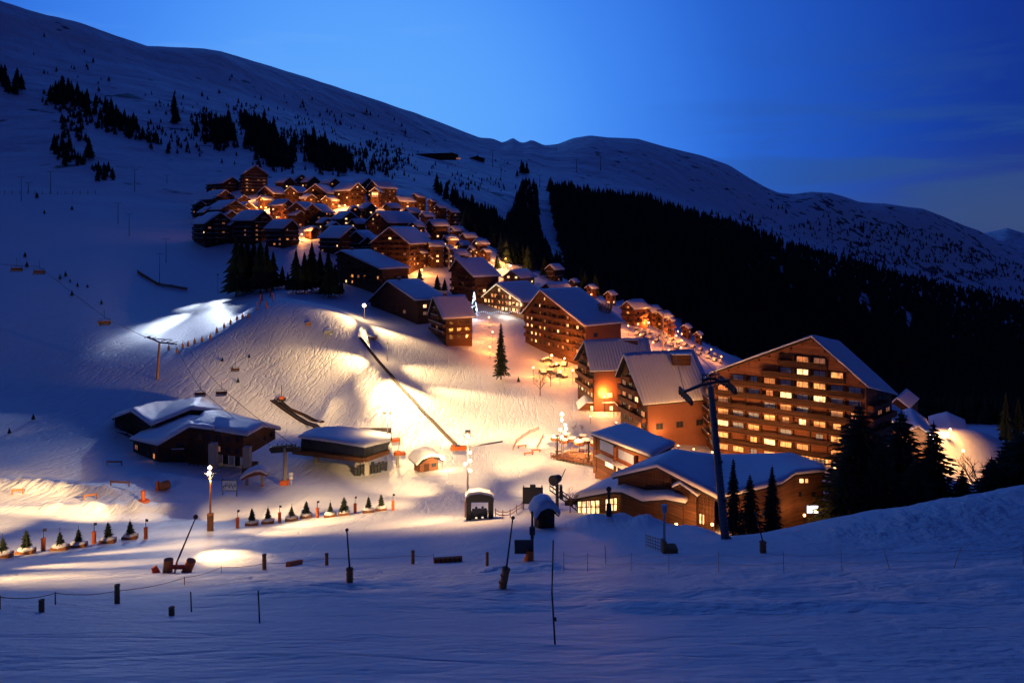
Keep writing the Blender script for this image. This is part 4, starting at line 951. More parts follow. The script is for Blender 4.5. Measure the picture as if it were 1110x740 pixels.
fir(1090,424,262,'faintly lit conifer beyond the right end of the snow bank',MID,.8,h0=12,i=0)
fir(1104,428,264,'faintly lit conifer at the edge beyond the snow bank',MID,.85,h0=12,i=1)
fir(795,497,73,'slender fir nearest the lift pylon, by the restaurant',NARROW,1.0,h0=12,i=0)
fir(813,514,75,'round-topped middle fir of the three by the restaurant',DET,.9,i=1)
fir(837,505,74,'right fir of the three by the restaurant',NARROW,1.1,h0=12,i=1)
fir(543,350,236,'lone tall fir on the orange-lit slope between piste and square',NARROW,1.0,h0=12,i=0)
for k, (px, base, hp) in enumerate([(256,290,36),(262,295,38),(268,299,42),(275,303,45),(282,305,48),(289,308,46),(296,309,38),(306,311,24),(321,313,44),(330,314,42),(338,315,54),(347,316,46),(356,318,48),(363,319,34),(370,319,18),(312,312,18)]):
    d = 322+(k%4)*6; fir(px, base-hp, d, 'tall dark fir in the grove between the upper village and the ski hill', MID, 1.3, 'grove of firs below the upper village', 12, k)
for px, base, hp, lb in ((455,306,16,'dark round fir by the lamp below the many-balconied block'),(474,317,20,'left of two dark firs between the lopsided chalet and the blue square roof'),(482,317,16,'right of two dark firs between the lopsided chalet and the blue square roof'),(539,293,18,'dark fir at the cluster of lamps by the shop front'),(492,321,9,'little fir under the blue square roof'),(574,297,18,'dark fir left of the blazing shop front roof end'),(590,300,22,'dark fir between the shop front and the stepped cabin'),(633,318,22,'fir behind the second hotel ridge'),(645,322,26,'taller fir behind the second hotel ridge'),(562,416,9,'small bush-like fir on the slope left of the square')):
    q = hit(px, base); fir(px, base-hp, q.y+2, lb, MID, 1.5, None, 12, 1)
# individual trees scattered over the mountain, then the masses
SC = [crown_mid(12, 2.6, s, 6, 6) for s in (21,22,23)]
for s_ in SC: s_.tube((0,0,-2.5),(0,0,6),.25,.1,4)
SCM = [s_.mesh('conifer','needles') for s_ in SC]
rg = random.Random(3); cnt = 0
def scatter(cx, cy, rx, ry, n, hp, label, group, ang=0., jit=.4):
    global cnt
    for _ in range(n):
        while True:
            a, b = rg.uniform(-1,1), rg.uniform(-1,1)
            if a*a+b*b < 1: break
        px, py = cx+a*rx*math.cos(ang)-b*ry*math.sin(ang), cy+a*rx*math.sin(ang)+b*ry*math.cos(ang)
        q = hit(px, py)
        if q is None: continue
        h = hp*(1-jit+2*jit*rg.random())*q.y/FL; o = put('conifer', SCM[cnt%3], None, q, rg.random()*6, (h/12*1.15, h/12*1.15, h/12)); cnt += 1
        tag(o, label, 'tree', group)
A1, G1 = 'dark conifer in the diagonal belt on the upper left mountainside', 'belt of conifers on the left mountainside'
A2, G2 = 'tiny dark conifer standing alone on the open snow high on the mountain', 'single conifers high on the mountain'
A3, G3 = 'dark conifer on the snowy slope directly above the village roofs', 'conifers above the village'
scatter(12,96,16,7,12,16,A1,G1,.2); scatter(62,106,16,8,14,16,A1,G1,.2); scatter(105,122,50,9,50,15,A1,G1,.48); scatter(155,150,20,4,14,10,A1,G1,.2)
scatter(98,172,3,2,2,26,A1,G1,0,.1); scatter(66,166,9,12,9,15,A1,G1,1.1); scatter(190,128,4,14,9,13,A1,G1,-.25)
scatter(75,70,65,24,16,5,A2,G2,.3); scatter(290,115,80,25,26,5,A2,G2,.25); scatter(400,135,55,14,16,5,A2,G2,.3)
scatter(232,145,24,12,22,13,A3,G3,.1); scatter(285,160,18,24,30,17,A3,G3,-.6); scatter(340,165,26,14,26,13,A3,G3,.3); scatter(400,172,40,18,26,8,A3,G3,.2); scatter(180,162,26,6,9,10,A3,G3); scatter(484,214,17,6,12,16,A3,G3,.7)
scatter(565,190,10,4,6,12,'conifer at the top of the dark forest strip in the middle',"conifers at the forest's upper end")
def inpoly(x, y, P_):
    c = False; j = len(P_)-1
    for i in range(len(P_)):
        xi, yi = P_[i]; xj, yj = P_[j]
        if (yi > y) != (yj > y) and x < (xj-xi)*(y-yi)/(yj-yi)+xi: c = not c
        j = i
    return c
def forest(name, label, polys, dens, hm, holes=(), seed=1, fade=None, dmin=0):
    g = random.Random(seed); T = np.zeros((0,3)); pts = []
    for P_ in polys:
        x0, x1 = min(p[0] for p in P_), max(p[0] for p in P_); y0, y1 = min(p[1] for p in P_), max(p[1] for p in P_)
        for _ in range(int((x1-x0)*(y1-y0)*dens)):
            px, py = g.uniform(x0,x1), g.uniform(y0,y1)
            if not inpoly(px, py, P_) or any(((px-a)/c)**2+((py-b)/e)**2 < 1 for a, b, c, e in holes): continue
            if fade and not fade(px, py, g): continue
            q = hit(px, py)
            if q is None or q.y < dmin: continue
            k = hm*(.65+.7*g.random()); pts.append((q.x, q.y, q.z-.5, k, k*.26*(.8+.5*g.random()), g.random()*6))
    A = np.array(pts); nt = len(A); tiers, n = 3, 5; vs = []; 
    for t in range(tiers):
        zt, zb, rr = (.5, .76, 1.0)[t], (.02, .28, .55)[t], (1.0, .72, .42)[t]
        loc = [(0,0,zt)]
        for k in range(2*n):
            a = math.pi*k/n+t; r_ = rr*(1 if k % 2 == 0 else .55); loc.append((r_*math.cos(a), r_*math.sin(a), zb+(.04 if k % 2 else 0)))
        vs += loc
    B = np.array(vs); m = len(B)
    ca, sa = np.cos(A[:,5])[:,None], np.sin(A[:,5])[:,None]
    X = A[:,0:1]+(B[:,0]*ca-B[:,1]*sa)*A[:,4:5]; Y = A[:,1:2]+(B[:,0]*sa+B[:,1]*ca)*A[:,4:5]; Z = A[:,2:3]+B[:,2]*A[:,3:4]
    V = np.stack([X,Y,Z],-1).reshape(-1,3); F_ = []
    for t in range(tiers):
        o = t*(2*n+1); F_ += [(o, o+1+k, o+1+(k+1)%(2*n)) for k in range(2*n)]
    F_ = np.array(F_); FF = (F_[None]+(np.arange(nt)*m)[:,None,None]).reshape(-1,3)
    me = bpy.data.meshes.new(name); me.vertices.add(len(V)); me.vertices.foreach_set('co', V.ravel().astype(np.float32))
    me.loops.add(FF.size); me.loops.foreach_set('vertex_index', FF.ravel().astype(np.int32)); me.polygons.add(len(FF)); me.polygons.foreach_set('loop_start', np.arange(0,FF.size,3).astype(np.int32)); me.update(calc_edges=True)
    me.materials.append(MATS['needles']); o = put(name, me); tag(o, label, 'forest', None, 'stuff'); print(name, nt); return o
holes = ((935,325,5,7),(941,332,3,10),(985,350,4,12),(978,338,5,5),(838,282,3,4),(848,297,2.5,3.5),(735,322,1.5,7),(766,295,8,3),(1096,352,7,3),(900,300,2,6),(905,303,1.5,5),(670,290,3,2))
forest('forest','black conifer forest covering the whole far side of the valley',[[(594,203),(612,206),(640,212),(670,216),(700,217),(740,231),(790,241),(850,264),(900,276),(960,294),(1010,306),(1060,318),(1110,330),(1300,380),(1300,480),(1060,440),(960,440),(880,412),(830,396),(790,388),(762,356),(700,326),(640,308),(618,292),(606,262),],[(905,405),(960,430),(1060,432),(1300,470),(1300,520),(1120,505),(1085,478),(1000,462),(960,462),(920,440)]],.26,22,holes,1,None,640)
forest('forest','black conifer forest between the village edge and the cleared ski run',[[(494,222),(512,226),(530,234),(548,248),(556,228),(565,202),(576,196),(583,205),(584,250),(592,275),(602,292),(606,300),(570,292),(540,272),(520,258),(503,250)]],.20,15,(),2)
forest('scattered_conifers','loose mottled conifers along the far snowy ridge on the right',[[(770,232),(840,225),(900,235),(960,245),(1000,250),(1060,272),(1110,290),(1250,330),(1250,380),(1110,335),(1000,304),(900,275),(850,262)]],.085,15,((1040,290,40,5),(1075,308,40,4),(985,293,40,3)),3, lambda x, y, g: g.random() < .12+.95*max(0, float(vnoise(np.array([x/22.]), np.array([y/8.]), 3)[0]))+(.35 if x > 930 else 0))
forest('scattered_conifers','loose conifers and scrub across the mountainside above the village',[[(150,95),(260,110),(340,125),(430,150),(500,165),(560,175),(560,205),(500,215),(440,195),(330,190),(240,180),(160,160)]],.07,6.5,(),4, lambda x, y, g: g.random() < .1+.9*max(0, float(vnoise(np.array([x/18.]), np.array([y/9.]), 7)[0])))
forest('scattered_conifers','dense dark grove on the slope right above the top houses',[[(258,125),(275,128),(300,150),(320,168),(318,184),(300,182),(280,168),(266,150)],[(225,135),(250,128),(256,150),(235,158)],[(333,152),(365,158),(385,180),(372,188),(350,185),(335,178)]],.22,13,(),5)
forest('scattered_conifers','thick part of the tree belt and dark scrub on the left mountainside',[[(42,98),(60,95),(90,105),(115,108),(125,125),(150,138),(172,148),(172,156),(120,148),(85,132),(45,112)],[(52,150),(72,146),(80,165),(95,178),(70,182),(58,168)],[(64,128),(90,134),(94,155),(70,150)],[(98,182),(122,185),(128,196),(104,197)],[(205,128),(225,120),(250,135),(258,160),(235,165),(212,150)],[(300,140),(330,142),(345,160),(320,172)],[(350,170),(410,150),(450,170),(440,185),(380,190)]],.09,8,(),8)
forest('scattered_conifers','faintly lit conifers at the foot of the forest beyond the car park',[[(742,348),(760,345),(790,352),(820,368),(838,384),(800,386),(770,374),(748,362)],[(600,288),(640,303),(700,322),(745,345),(745,356),(728,342),(700,330),(668,327),(640,320),(612,304)],[(540,268),(575,284),(562,290),(545,284)]],.13,15,(),6)

# bare trees
def bare_tree(px, top, d, label, seed, spread=.5):
    g = random.Random(seed); gp = onground(px, d); H = -(top-HY)/FL*d-gp.z
    t = thing('bare_tree', label, 'bare tree', gp); tb = MB(); tb.tube((0,0,-.5),(0,0,H*.6),H*.022,H*.012,6); tb.build('trunk','twigs',t); c = MB()
    def grow(p, v, Ln, r, k):
        q = p+v*Ln; c.tube(p, q, r, r*.6, 4, cap=False)
        if k == 0: return
        for _ in range(3):
            w = (v+Vector((g.uniform(-1,1), g.uniform(-1,1), g.uniform(-.2,.6)))*.75).normalized(); grow(p.lerp(q, g.uniform(.5,1)), w, Ln*.68, r*.6, k-1)
    for i in range(11):
        a = g.random()*6.28; z = H*(.22+.4*i/11); grow(Vector((0,0,z)), Vector((math.cos(a)*spread*1.3, math.sin(a)*spread*1.3, .8)).normalized(), H*.22, H*.008, 3)
    c.build('branches','twigs',t); return t
bare_tree(585.5,401,215,'leafless tree standing alone below the square',1); bare_tree(1065,486,92,'leafless tree silhouetted against the lit snow bank',2)
bare_tree(597,398,225,'small leafless tree behind the lone leafless one',4); bare_tree(618,528,90,'leafless bush hung with dark scraps beside the snow gun',3,.8)

# parked cars under snow beyond the red terrace
def car_mesh():
    b = MB(); pr = [(-2.1,.3),(-2.15,.8),(-1.9,1.0),(-1.2,1.05),(-.7,1.5),(.9,1.52),(1.6,1.05),(2.1,.95),(2.15,.35)]
    b.prism([(x,-.85,z) for x, z in pr], (0,1.7,0))
    s = MB(); s.prism([(x,-.88,z) for x, z in [(-2.1,.86),(-1.9,1.06),(-1.2,1.1),(-.7,1.5),(.9,1.52),(1.6,1.1),(2.12,.98),(2.0,1.2),(1.5,1.4),(.9,1.85),(-.7,1.85),(-1.3,1.35),(-1.95,1.25)]], (0,1.76,0))
    w = MB(); 
    for x in (-1.35,1.35):
        for y in (-.86,.86): w.tube((x,y-.1,.33),(x,y+.1,.33),.33,.33,10)
    return b.mesh('body','car_dark'), s.mesh('snow_cover','snow'), w.mesh('wheels','rubber')
cm = car_mesh(); rc = random.Random(5)
for k in range(26):
    px = 690+ (k%13)*7.6+rc.uniform(-1,1); py = 357+(px-690)*.34+(k//13)*5.5+rc.uniform(-.6,.6); q = hit(px, py)
    t = thing('parked_car','snow-covered parked car in the lamp-lit car park below the forest','car',q,rc.uniform(.9,1.4),'cars parked beyond the red terrace')
    for nm, m_ in zip(('body','snow_cover','wheels'), cm): put(nm, m_, t)
for k, (px, py, lb) in enumerate(((592,392,'dark car parked at the left of the lamp-lit square'),(601,398,'car with a snowy roof in the middle of the square'),(612,397,'car parked under the right lamp of the square'),(588,405,'car parked at the lower edge of the square'),(609,409,'car nearest the gable foot on the square'),(597,405,'car between the lower lamps of the square'))):
    q = hit(px, py); t = thing('parked_car', lb, 'car', q, .3+.5*k); [put(nm, m_, t) for nm, m_ in zip(('body','snow_cover','wheels'), cm)]
# ------------------------------------------------------------------ things on the snow
def at(px, py): return hit(px, py)
def px_m(px, py, n):      # n photo pixels at that ground point, in metres
    return n*hit(px, py).y/FL
# wooden planters with little firs, and orange posts between them, dividing the two pistes
pm = MB(); pm.box((0,0,.2),(1.6,1.0,.55)); 
for i in range(3): pm.box((0,-.52,.03+i*.18),(1.66,.05,.15))
planter_m = pm.mesh('planter_box','mat_brown'); sm_ = MB(); sm_.ball((0,0,.55),.95,0,12,6,.42); snowcap = sm_.mesh('snow','snow',smooth=True)
tinyc = [crown_detailed(2.3,.62,s,11,7,.16).mesh('crown','needles_near') for s in (31,32,33)]
tt = MB(); tt.tube((0,0,.2),(0,0,2.2),.05,.02,5); tinyt = tt.mesh('trunk','bark')
first = None
pl = [(3,604),(28,600),(65,596),(85,593),(117,588),(141,584),(273,569),(290.5,567),(316,564),(332,561),(358,560),(373,558),(399.5,555),(413,553)]
for k, (px, py) in enumerate(pl):
    q = at(px, py); t = thing('planter', 'snow-filled wooden planter holding a small fir, in the row dividing the lit pistes', 'planter', q, .15, 'planters dividing the two pistes')
    put('planter_box', planter_m, t); put('snow', snowcap, t, sc=(.9,.62,.85)); sc = .68+.28*rc.random()
    put('crown', tinyc[k%3], t, (0,0,.45), rc.random()*6, sc); put('trunk', tinyt, t, (0,0,.3))
ob = MB(); ob.tube((0,0,-.3),(0,0,1.35),.22,.22,10); ob.tube((0,0,1.35),(0,0,1.42),.26,.24,10); postm = ob.mesh('mat','orange_mat')
ob = MB(); ob.tube((0,0,1.3),(0,0,2.5),.035,.03,5).box((.12,0,2.3),(.34,.03,.3)); flagm = ob.mesh('marker_pole','metal_dark')
for px, py in [(47,597),(102,589),(158,584),(257.5,572),(303,566),(344,561),(385,556),(426,553)]:
    q = at(px, py); t = thing('marker_post','short orange padded post with a thin marker pole, between the planters','marker post',q,rc.random(),'padded posts between the planters')
    put('mat', postm, t); put('marker_pole', flagm, t)
WPX = {286.5:4.5,354:4,447.5:4,379:7.5,127:5.5,45:5.5,186:6,528:3.5,543:8.5,827:7,155:4}
def padded(px, py, hpx, label, w=.45, pole=0, lean=0., m='mat_brown', name='padded_post', top=None):
    q = at(px, py); H = hpx*q.y/FL; t = thing(name, label, 'padded post', q)
    w = WPX.get(px, 4)*q.y/FL; lx = math.sin(lean)*H; b = MB(); b.tube((0,0,-.4),(lx,0,H),w*.5,w*.46,12); b.tube((lx,0,H),(lx*1.03,0,H*1.03),w*.55,w*.5,12)
    for z in (.25,.6,.9): b.tube((lx*z,0,H*z),(lx*(z+.03),0,H*(z+.03)),w*.53,w*.53,12)
    b.build('mat', m, t)
    if pole:
        hp = pole*q.y/FL; c = MB(); k = hp/H; c.tube((lx,0,H),(lx*k if top is None else top*q.y/FL,0,hp),.05,.035,6).ball((lx*k if top is None else top*q.y/FL,0,hp),.09,0,8,5); c.build('lance','metal_dark',t)
    return t
padded(286.5,617,16,'left of three brown padded posts standing in the open piste')
padded(354,612,12,'middle of three brown padded posts standing in the open piste')
padded(447.5,611,14,'right of three brown padded posts standing in the open piste')
padded(379,631,15,'brown padded block with a tall thin snow lance, centre left',.75,57,0,top=-3)
padded(127,654,20,'brown padded post on the shaded snow edge, lower left',.42)
padded(45,663,13,'brown padded post nearest the left corner',.42)
padded(186,667,9,'squat padded stump on the shaded snow below the red snow gun',.5)
padded(528,613,14,'thin padded post at the end of the snow ledge',.3)
padded(543,637,21,'leaning brown mat with a long snow lance tilted above it',.72,76,.28,top=13)
t = padded(827,599,12,'orange-brown mat block under a short pole, below the restaurant firs',1.0,43,0,top=-8)
t = padded(155,544,12,'white and orange padded cone in front of the snow banks, left',.5,0,0,'orange_mat')
b = MB(); q = at(155,544); b.tube((0,0,-.1),(0,0,.3),1.0,.9,12); b.build('foot','orange_mat',t)
q = at(603,698); t = thing('slalom_pole','long thin black pole standing in the foreground snow','pole',q); b = MB(); b.tube((0,0,-.5),(-.1,0,113*q.y/FL*.5),.022,.02,8).tube((-.1,0,113*q.y/FL*.5),(-.07,0,113*q.y/FL),.018,.016,8); b.build('shaft','metal_dark',t)
b = MB(); b.tube((-.02,0,.55),(-.024,0,.62),.028,.028,8); b.build('joint','rubber',t)
for px, py, hp, lb in ((282,675,35,'thin leaning stake in the shaded snow, lower left'),(208,663,22,'short thin stake on the shaded snow below the red snow gun'),(657,611,20,'thin dark stake by the fence start'),(185,198,14,'')):
    if not lb: continue
    q = at(px, py); H = hp*q.y/FL; t = thing('stake', lb, 'stake', q); b = MB(); b.tube((0,0,-.3),(-.06*H,0,H),.025,.02,6); b.build('shaft','metal_dark',t)
# red snow lance, left
q = at(190,620); t = thing('snow_lance','snow lance leaning right with red padded feet, on the lit lower piste','snow lance',q); k = q.y/FL
b = MB(); b.tube((2*k,0,12*k),(22*k,0,59*k),.07,.05,7).ball((22*k,0,60*k),.18,0,8,6); b.build('lance','metal_dark',t)
for j, (x0, x1, h_) in enumerate(((-.6,-.3,14),(.7,1.2,13),(-1.3,-1.6,6))):
    b = MB(); b.tube((x0,0,-.3),(x1 if j else x0+.1,0,h_*k),.36 if j < 2 else .3,.34 if j < 2 else .2,10); b.build('mat', ('mat_brown','orange_mat','red_paint')[j], t)
b = MB(); b.tube((.1,-.3,.1),(2*k,0,12*k),.08,.08,6).box((.2,-.2,.5),(1.4,.2,.25)); b.build('bracket','red_paint',t)
for px0, py0, px1, py1, lb in ((470,610,501,608,'long low orange crash mat lying on the piste'),(312,614,326,611,'short orange crash mat lying on the piste')):
    a, c = at(px0,py0), at(px1,py1); t = thing('crash_mat', lb, 'crash mat', a); b = MB(); b.bar((0,0,.15),(c-a)+Vector((0,0,.15)),.3,.4); b.build('pad','orange_mat',t)
    s_ = MB()
    for i in range(6):
        p = (c-a)*((i+.5)/6); s_.box(p+Vector((0,-.17,.18)),(.06,.02,.42))
    s_.build('strap','rubber',t)
# orange cord line along the piste edge
def line_fence(pts, label, name='rope_fence', ropes=(.9,), post_h=1.2, m='net_orange', pr=.03, rr=.015, group=None, lean=None):
    P3 = [at(*p) for p in pts]; T = P3[0]; t = thing(name, label, 'fence', T, 0, group)
    tops = []
    for i, p in enumerate(P3):
        lx = (lean[i] if lean else 0); b = MB(); b.tube((0,0,-.3),(lx*post_h,0,post_h),pr,pr*.8,6); o = b.build('fence_post','mat_brown',t); o.location = p-T; tops.append(lx)
    for z in ropes:
        b = MB()
        for i in range(len(P3)-1):
            a, c = P3[i]-T+Vector((tops[i]*z,0,z)), P3[i+1]-T+Vector((tops[i+1]*z,0,z)); seg = []
            for j in range(9):
                u = j/8; pt = a.lerp(c,u); pt.z -= .12*4*u*(1-u); seg.append(pt)
            b.path(seg, rr, 5)
        b.build('rope', m, t)
    return t
line_fence([(611,618),(637,619),(684,619),(725,619),(779,620),(850,620),(913,619),(966,617),(1032,615),(1109,612)], 'thin roped snow fence with leaning stakes along the foreground track', ropes=(.5,.95), post_h=1.1, pr=.018, rr=.007, lean=[0,0,.02,0,0,-.05,-.06,-.35,.45,.02])
line_fence([(0,660),(60,655),(127,650),(200,634),(240,621),(286,617),(354,611),(447,608),(470,607)], 'low sagging orange rope along the near edge of the lit piste', ropes=(.45,), post_h=.5, name='safety_rope')
line_fence([(149,296),(160,303),(172,310),(186,312),(203,315)], 'brown safety net line across the dark slope above the white light', name='safety_net', ropes=(.3,.6,.9,1.2,1.5), post_h=2.0, rr=.14, pr=.1, m='mat_brown')
q0 = [(5+i*8.2,211-(abs(i-6)*.1)) for i in range(13)]
line_fence(q0, 'far line of small dark marker stakes across the upper left slope', name='stake_line', ropes=(.8,), post_h=3.0, rr=.05, pr=.22)
# sign boards
def board(px, py, wpx, h0, h1, label, face='curtain', posts=2, name='sign_board', frame='metal_dark', roof=False, ry=0.):
    q = at(px, py); k = q.y/FL; w_ = wpx*k; z0, z1 = h0*k, h1*k; t = thing(name, label, 'sign', q, ry)
    for s_ in ((-1,1) if posts == 2 else (1,)): b = MB(); b.tube((s_*w_*.47,0,-.4),(s_*w_*.47,0,z1+.25),.07,.07,6); b.build('post', frame, t)
    c = MB(); c.box((0,-.09,(z0+z1)/2),(w_,.08,z1-z0)); p = c.build('panel', face, t)
    f = MB()
    for z in (z0,z1): f.box((0,-.1,z),(w_+.12,.13,.09))
    for x in (-1,1): f.box((x*(w_/2+.02),-.1,(z0+z1)/2),(.08,.13,z1-z0))
    f.build('frame', frame, p); return t, w_, z0, z1, p
t, w_, z0, z1, p = board(249,537,16,6,17,'piste map board on two dark posts, left of the little roofed gate','curtain')
b = MB()
for i in range(7): b.box((-w_*.38+w_*.125*i,-.145,z0+(z1-z0)*(.35+.3*((i*37)%5)/5)),(w_*.1,.02,(z1-z0)*.28))
b.build('map_print','blue_paint',p)
b = MB()
for i in range(4): b.box((-w_*.3+w_*.2*i,-.16,z0+(z1-z0)*(.3+.4*((i*3)%4)/4)),(w_*.09,.015,(z1-z0)*.12))
b.build('map_print','yellow_paint',p)
board(577.5,552,21,7,24,'large dark sign seen from behind beside the snow-capped hut','metal_dark',2,'billboard')
b = MB(); q = at(577.5,552); k = q.y/FL; b.box((0,-.05,25.5*k),(6*k,.3,3*k)); b.build('lamp_box','metal_dark',bpy.data.objects['billboard'])
t, w_, z0, z1, p = board(568,607,19,9,22,'dark screen panel hanging from a single tall post in the foreground track','glass_dark',1,'screen_panel')
k = at(568,607).y/FL; b = MB(); b.tube((w_*.47,0,0),(w_*.47,0,53*k),.11,.08,8); b.build('tall_post','metal_dark',t); b = MB(); b.box((w_*.47+.0,-.15,33*k),(.4,.3,.5)).box((w_*.47,.1,26*k),(.25,.3,.3)); b.build('junction_box','metal_dark',t)
b = MB(); b.tube((w_*.22,-.3,-.2),(w_*.35,-.1,11*k),.42,.25,10); b.build('mat','orange_mat',t)
# arch gate
q = at(520,562); k = q.y/FL; t = thing('arch_gate','dark snow-topped arch gate at the foot of the tall floodlight mast','gate',q,.12)
for x in (-1,1): b = MB(); b.box((x*12*k,0,11*k),(5.2*k,1.0,27*k)); b.build('pillar','metal_dark',t)
pts = [(-15*k,24*k),(-11*k,28*k),(0,29*k),(12*k,26*k),(15*k,23*k),(15*k,19*k),(-15*k,20*k)]
b = MB(); b.prism([(x,-.52,z) for x, z in pts],(0,1.04,0)); b.build('lintel','metal_dark',t)
b = MB(); b.prism([(x,-.6,z) for x, z in [(-15.6*k,24*k),(-11*k,28.1*k),(0,29.1*k),(12*k,26.1*k),(15.8*k,22.6*k),(15.5*k,25*k),(11.5*k,28.6*k),(0,31.6*k),(-11.6*k,30.6*k),(-16*k,26*k)]],(0,1.2,0)); b.build('snow','snow',t)
b = MB()
for i in range(5): b.box((-7*k+i*3.4*k,.2,4*k+(i%2)*2*k),(.5,.3,8*k)).ball((-7*k+i*3.4*k,.2,9.4*k+(i%2)*2*k),.18,0,6,5)
b.build('turnstile','metal_grey',t)
line_fence([(537,560),(545,562),(553,561),(560,556),(566,552)], 'short queue fence behind the arch gate with orange tapes', name='queue_fence', ropes=(.5,.9), post_h=1.1, rr=.05, pr=.06)
# snow-capped hut
def hut(px, py, wpx, hpx, label, capm=1.35, wall='wood_brown', name='ski_hut', rz=.3, arch=False, door=True):
    q = at(px, py); k = q.y/FL; w_, h_ = wpx*k, hpx*k; t = thing(name, label, 'hut', q, rz)
    b = MB(); b.prism([(-w_/2,-w_*.42,-.5),(w_/2,-w_*.42,-.5),(w_/2,-w_*.42,h_*.62),(0,-w_*.42,h_*.9),(-w_/2,-w_*.42,h_*.62)],(0,w_*.84,0)); b.build('wall',wall,t)
    b = MB(); 
    for s_ in (-1,1): b.prism([(0,-w_*.62,h_*.93),(s_*w_*.72,-w_*.62,h_*.52),(s_*w_*.72,-w_*.62,h_*.58),(0,-w_*.62,h_*1.0)],(0,w_*1.24,0))
    r_ = b.build('roof','roof_dark',t); 
    F = [Vector((-w_*.74,-w_*.64,h_*.58)),Vector((-w_*.46,-w_*.64,h_*.86)),Vector((0,-w_*.64,h_*.96)),Vector((w_*.46,-w_*.64,h_*.86)),Vector((w_*.74,-w_*.64,h_*.58))]
    B = [p+Vector((0,w_*1.28,0)) for p in F]; snow_sheet(F,B,h_*.3*capm,(0,0,0),int(px),.5).build('snow','snow',r_,smooth=True)
    if door:
        b = MB(); b.box((-w_*.15,-w_*.43,h_*.27),(w_*.28,.06,h_*.5)); b.build('door','wood_dark',t); b = MB(); b.box((w_*.25,-w_*.43,h_*.38),(w_*.25,.06,h_*.2)); b.build('window','glass_dark',t)
    return t
hut(590,571,18,26,'small square hut wearing a thick dome of snow, beside the big dark sign',1.5)
hut(462,509,21,19,'red timber kiosk hut with a glowing right-hand side on the lit piste',.7,'wood_red',rz=.5)
q = at(462,509); light('POINT','kiosk_light',q+Vector((4.2,-2.2,3.2)),900,WM,.3)
LL = MB(); t = thing('kiosk_lamp','bright white lamp hanging at the right end of the red kiosk hut','lamp',q+Vector((3.6,-2.0,0))); LL.tube((0,0,-.5),(0,0,3.0),.05,.05,6); LL.build('post','metal_dark',t); b = MB(); b.ball((0,0,3.25),.42,0,10,7); b.build('globe','bulb_warm',t,smooth=True)
# little roofed gate on two pillars, left
q = at(277,526); k = q.y/FL; t = thing('roofed_gate','little snow-covered archway on two pale pillars, right of the map board','gate',q,.2)
for x, y in ((-9,0),(7,0)): b = MB(); b.box((x*k,0,5*k),(2.6*k,1.0,12*k)); b.build('pillar','plaster',t); b = MB(); b.box((x*k,-.02,-.1*k),(2.8*k,1.1,2.2*k)); b.build('foot','orange_mat',t)
pts = [(-14,10),(-8,14),(0,17),(6,17),(13,13)]
b = MB(); b.prism([(x*k,-1,z*k) for x, z in pts]+[(13*k,-1,11*k),(5*k,-1,13.4*k),(-8*k,-1,11*k),(-13*k,-1,8*k)],(0,2.4,0)); r_ = b.build('roof','wood_red',t)
F = [Vector((x*k,-1.2,z*k)) for x, z in pts]; snow_sheet(F,[p+Vector((0,2.8,0)) for p in F],.55,(0,0,0),5,.5).build('snow','snow',r_,smooth=True)
# dark round cable drum near snow banks
q = at(175,531); k = q.y/FL; t = thing('netting_roll','brown roll of rubber matting leaning on an orange block by the snow bank','mat roll',q); b = MB(); b.tube((.3,-.5,5*k),(.9,.5,5*k),5*k,5*k,14); b.build('roll','mat_brown',t); b = MB(); b.box((-3.6*k,0,1.2*k),(3*k,1,3*k)).box((-4.2*k,0,6*k),(2*k,.6,7*k)); b.build('block','orange_mat',t)
for (a, c, lb) in (((13,536),(25,535),'small low timber barrier on the left snow bank'),((91,542),(105,540),'second low timber barrier on the left snow bank'),((120,526),(140,527),'dark twisted rail half buried in the snow bank'),((116,504),(132,504),'short dark rail above the groomed bank, left')):
    A, C = at(*a), at(*c); t = thing('low_barrier', lb, 'barrier', A); b = MB(); b.bar((0,0,.7),(C-A)+Vector((0,0,.7)),.12,.3).bar((0,0,-.2),(0,0,.9),.15).bar((C-A)+Vector((0,0,-.2)),(C-A)+Vector((0,0,.9)),.15); b.build('rail','mat_brown',t)
# tower snow gun by the restaurant
q = at(724,599); k = q.y/FL; t = thing('snow_gun','tall-poled snow gun with a boxy brown mat and orange net, before the restaurant','snow gun',q)
b = MB(); b.tube((-4*k,0,-.4),(-4*k,0,48*k),.12,.08,8).tube((-4*k,0,44*k),(-4*k,-.0,52*k),.2,.25,8); b.build('mast','galvanised',t)
b = MB(); b.box((3*k,-.1,4*k),(12*k,.9,8.5*k)).box((-4.5*k,-.1,7*k),(4*k,.8,14*k)); b.build('mat','mat_brown',t)
b = MB(); A, C = at(700,592)-q, at(716,598)-q
for j in range(4): b.bar(A+Vector((0,0,.2+.25*j)),C+Vector((0,0,.2+.25*j)),.03,.05)
for j in range(7): p_ = A.lerp(C,j/6); b.bar(p_,p_+Vector((0,0,1.05)),.03)
b.build('net','net_orange',t)
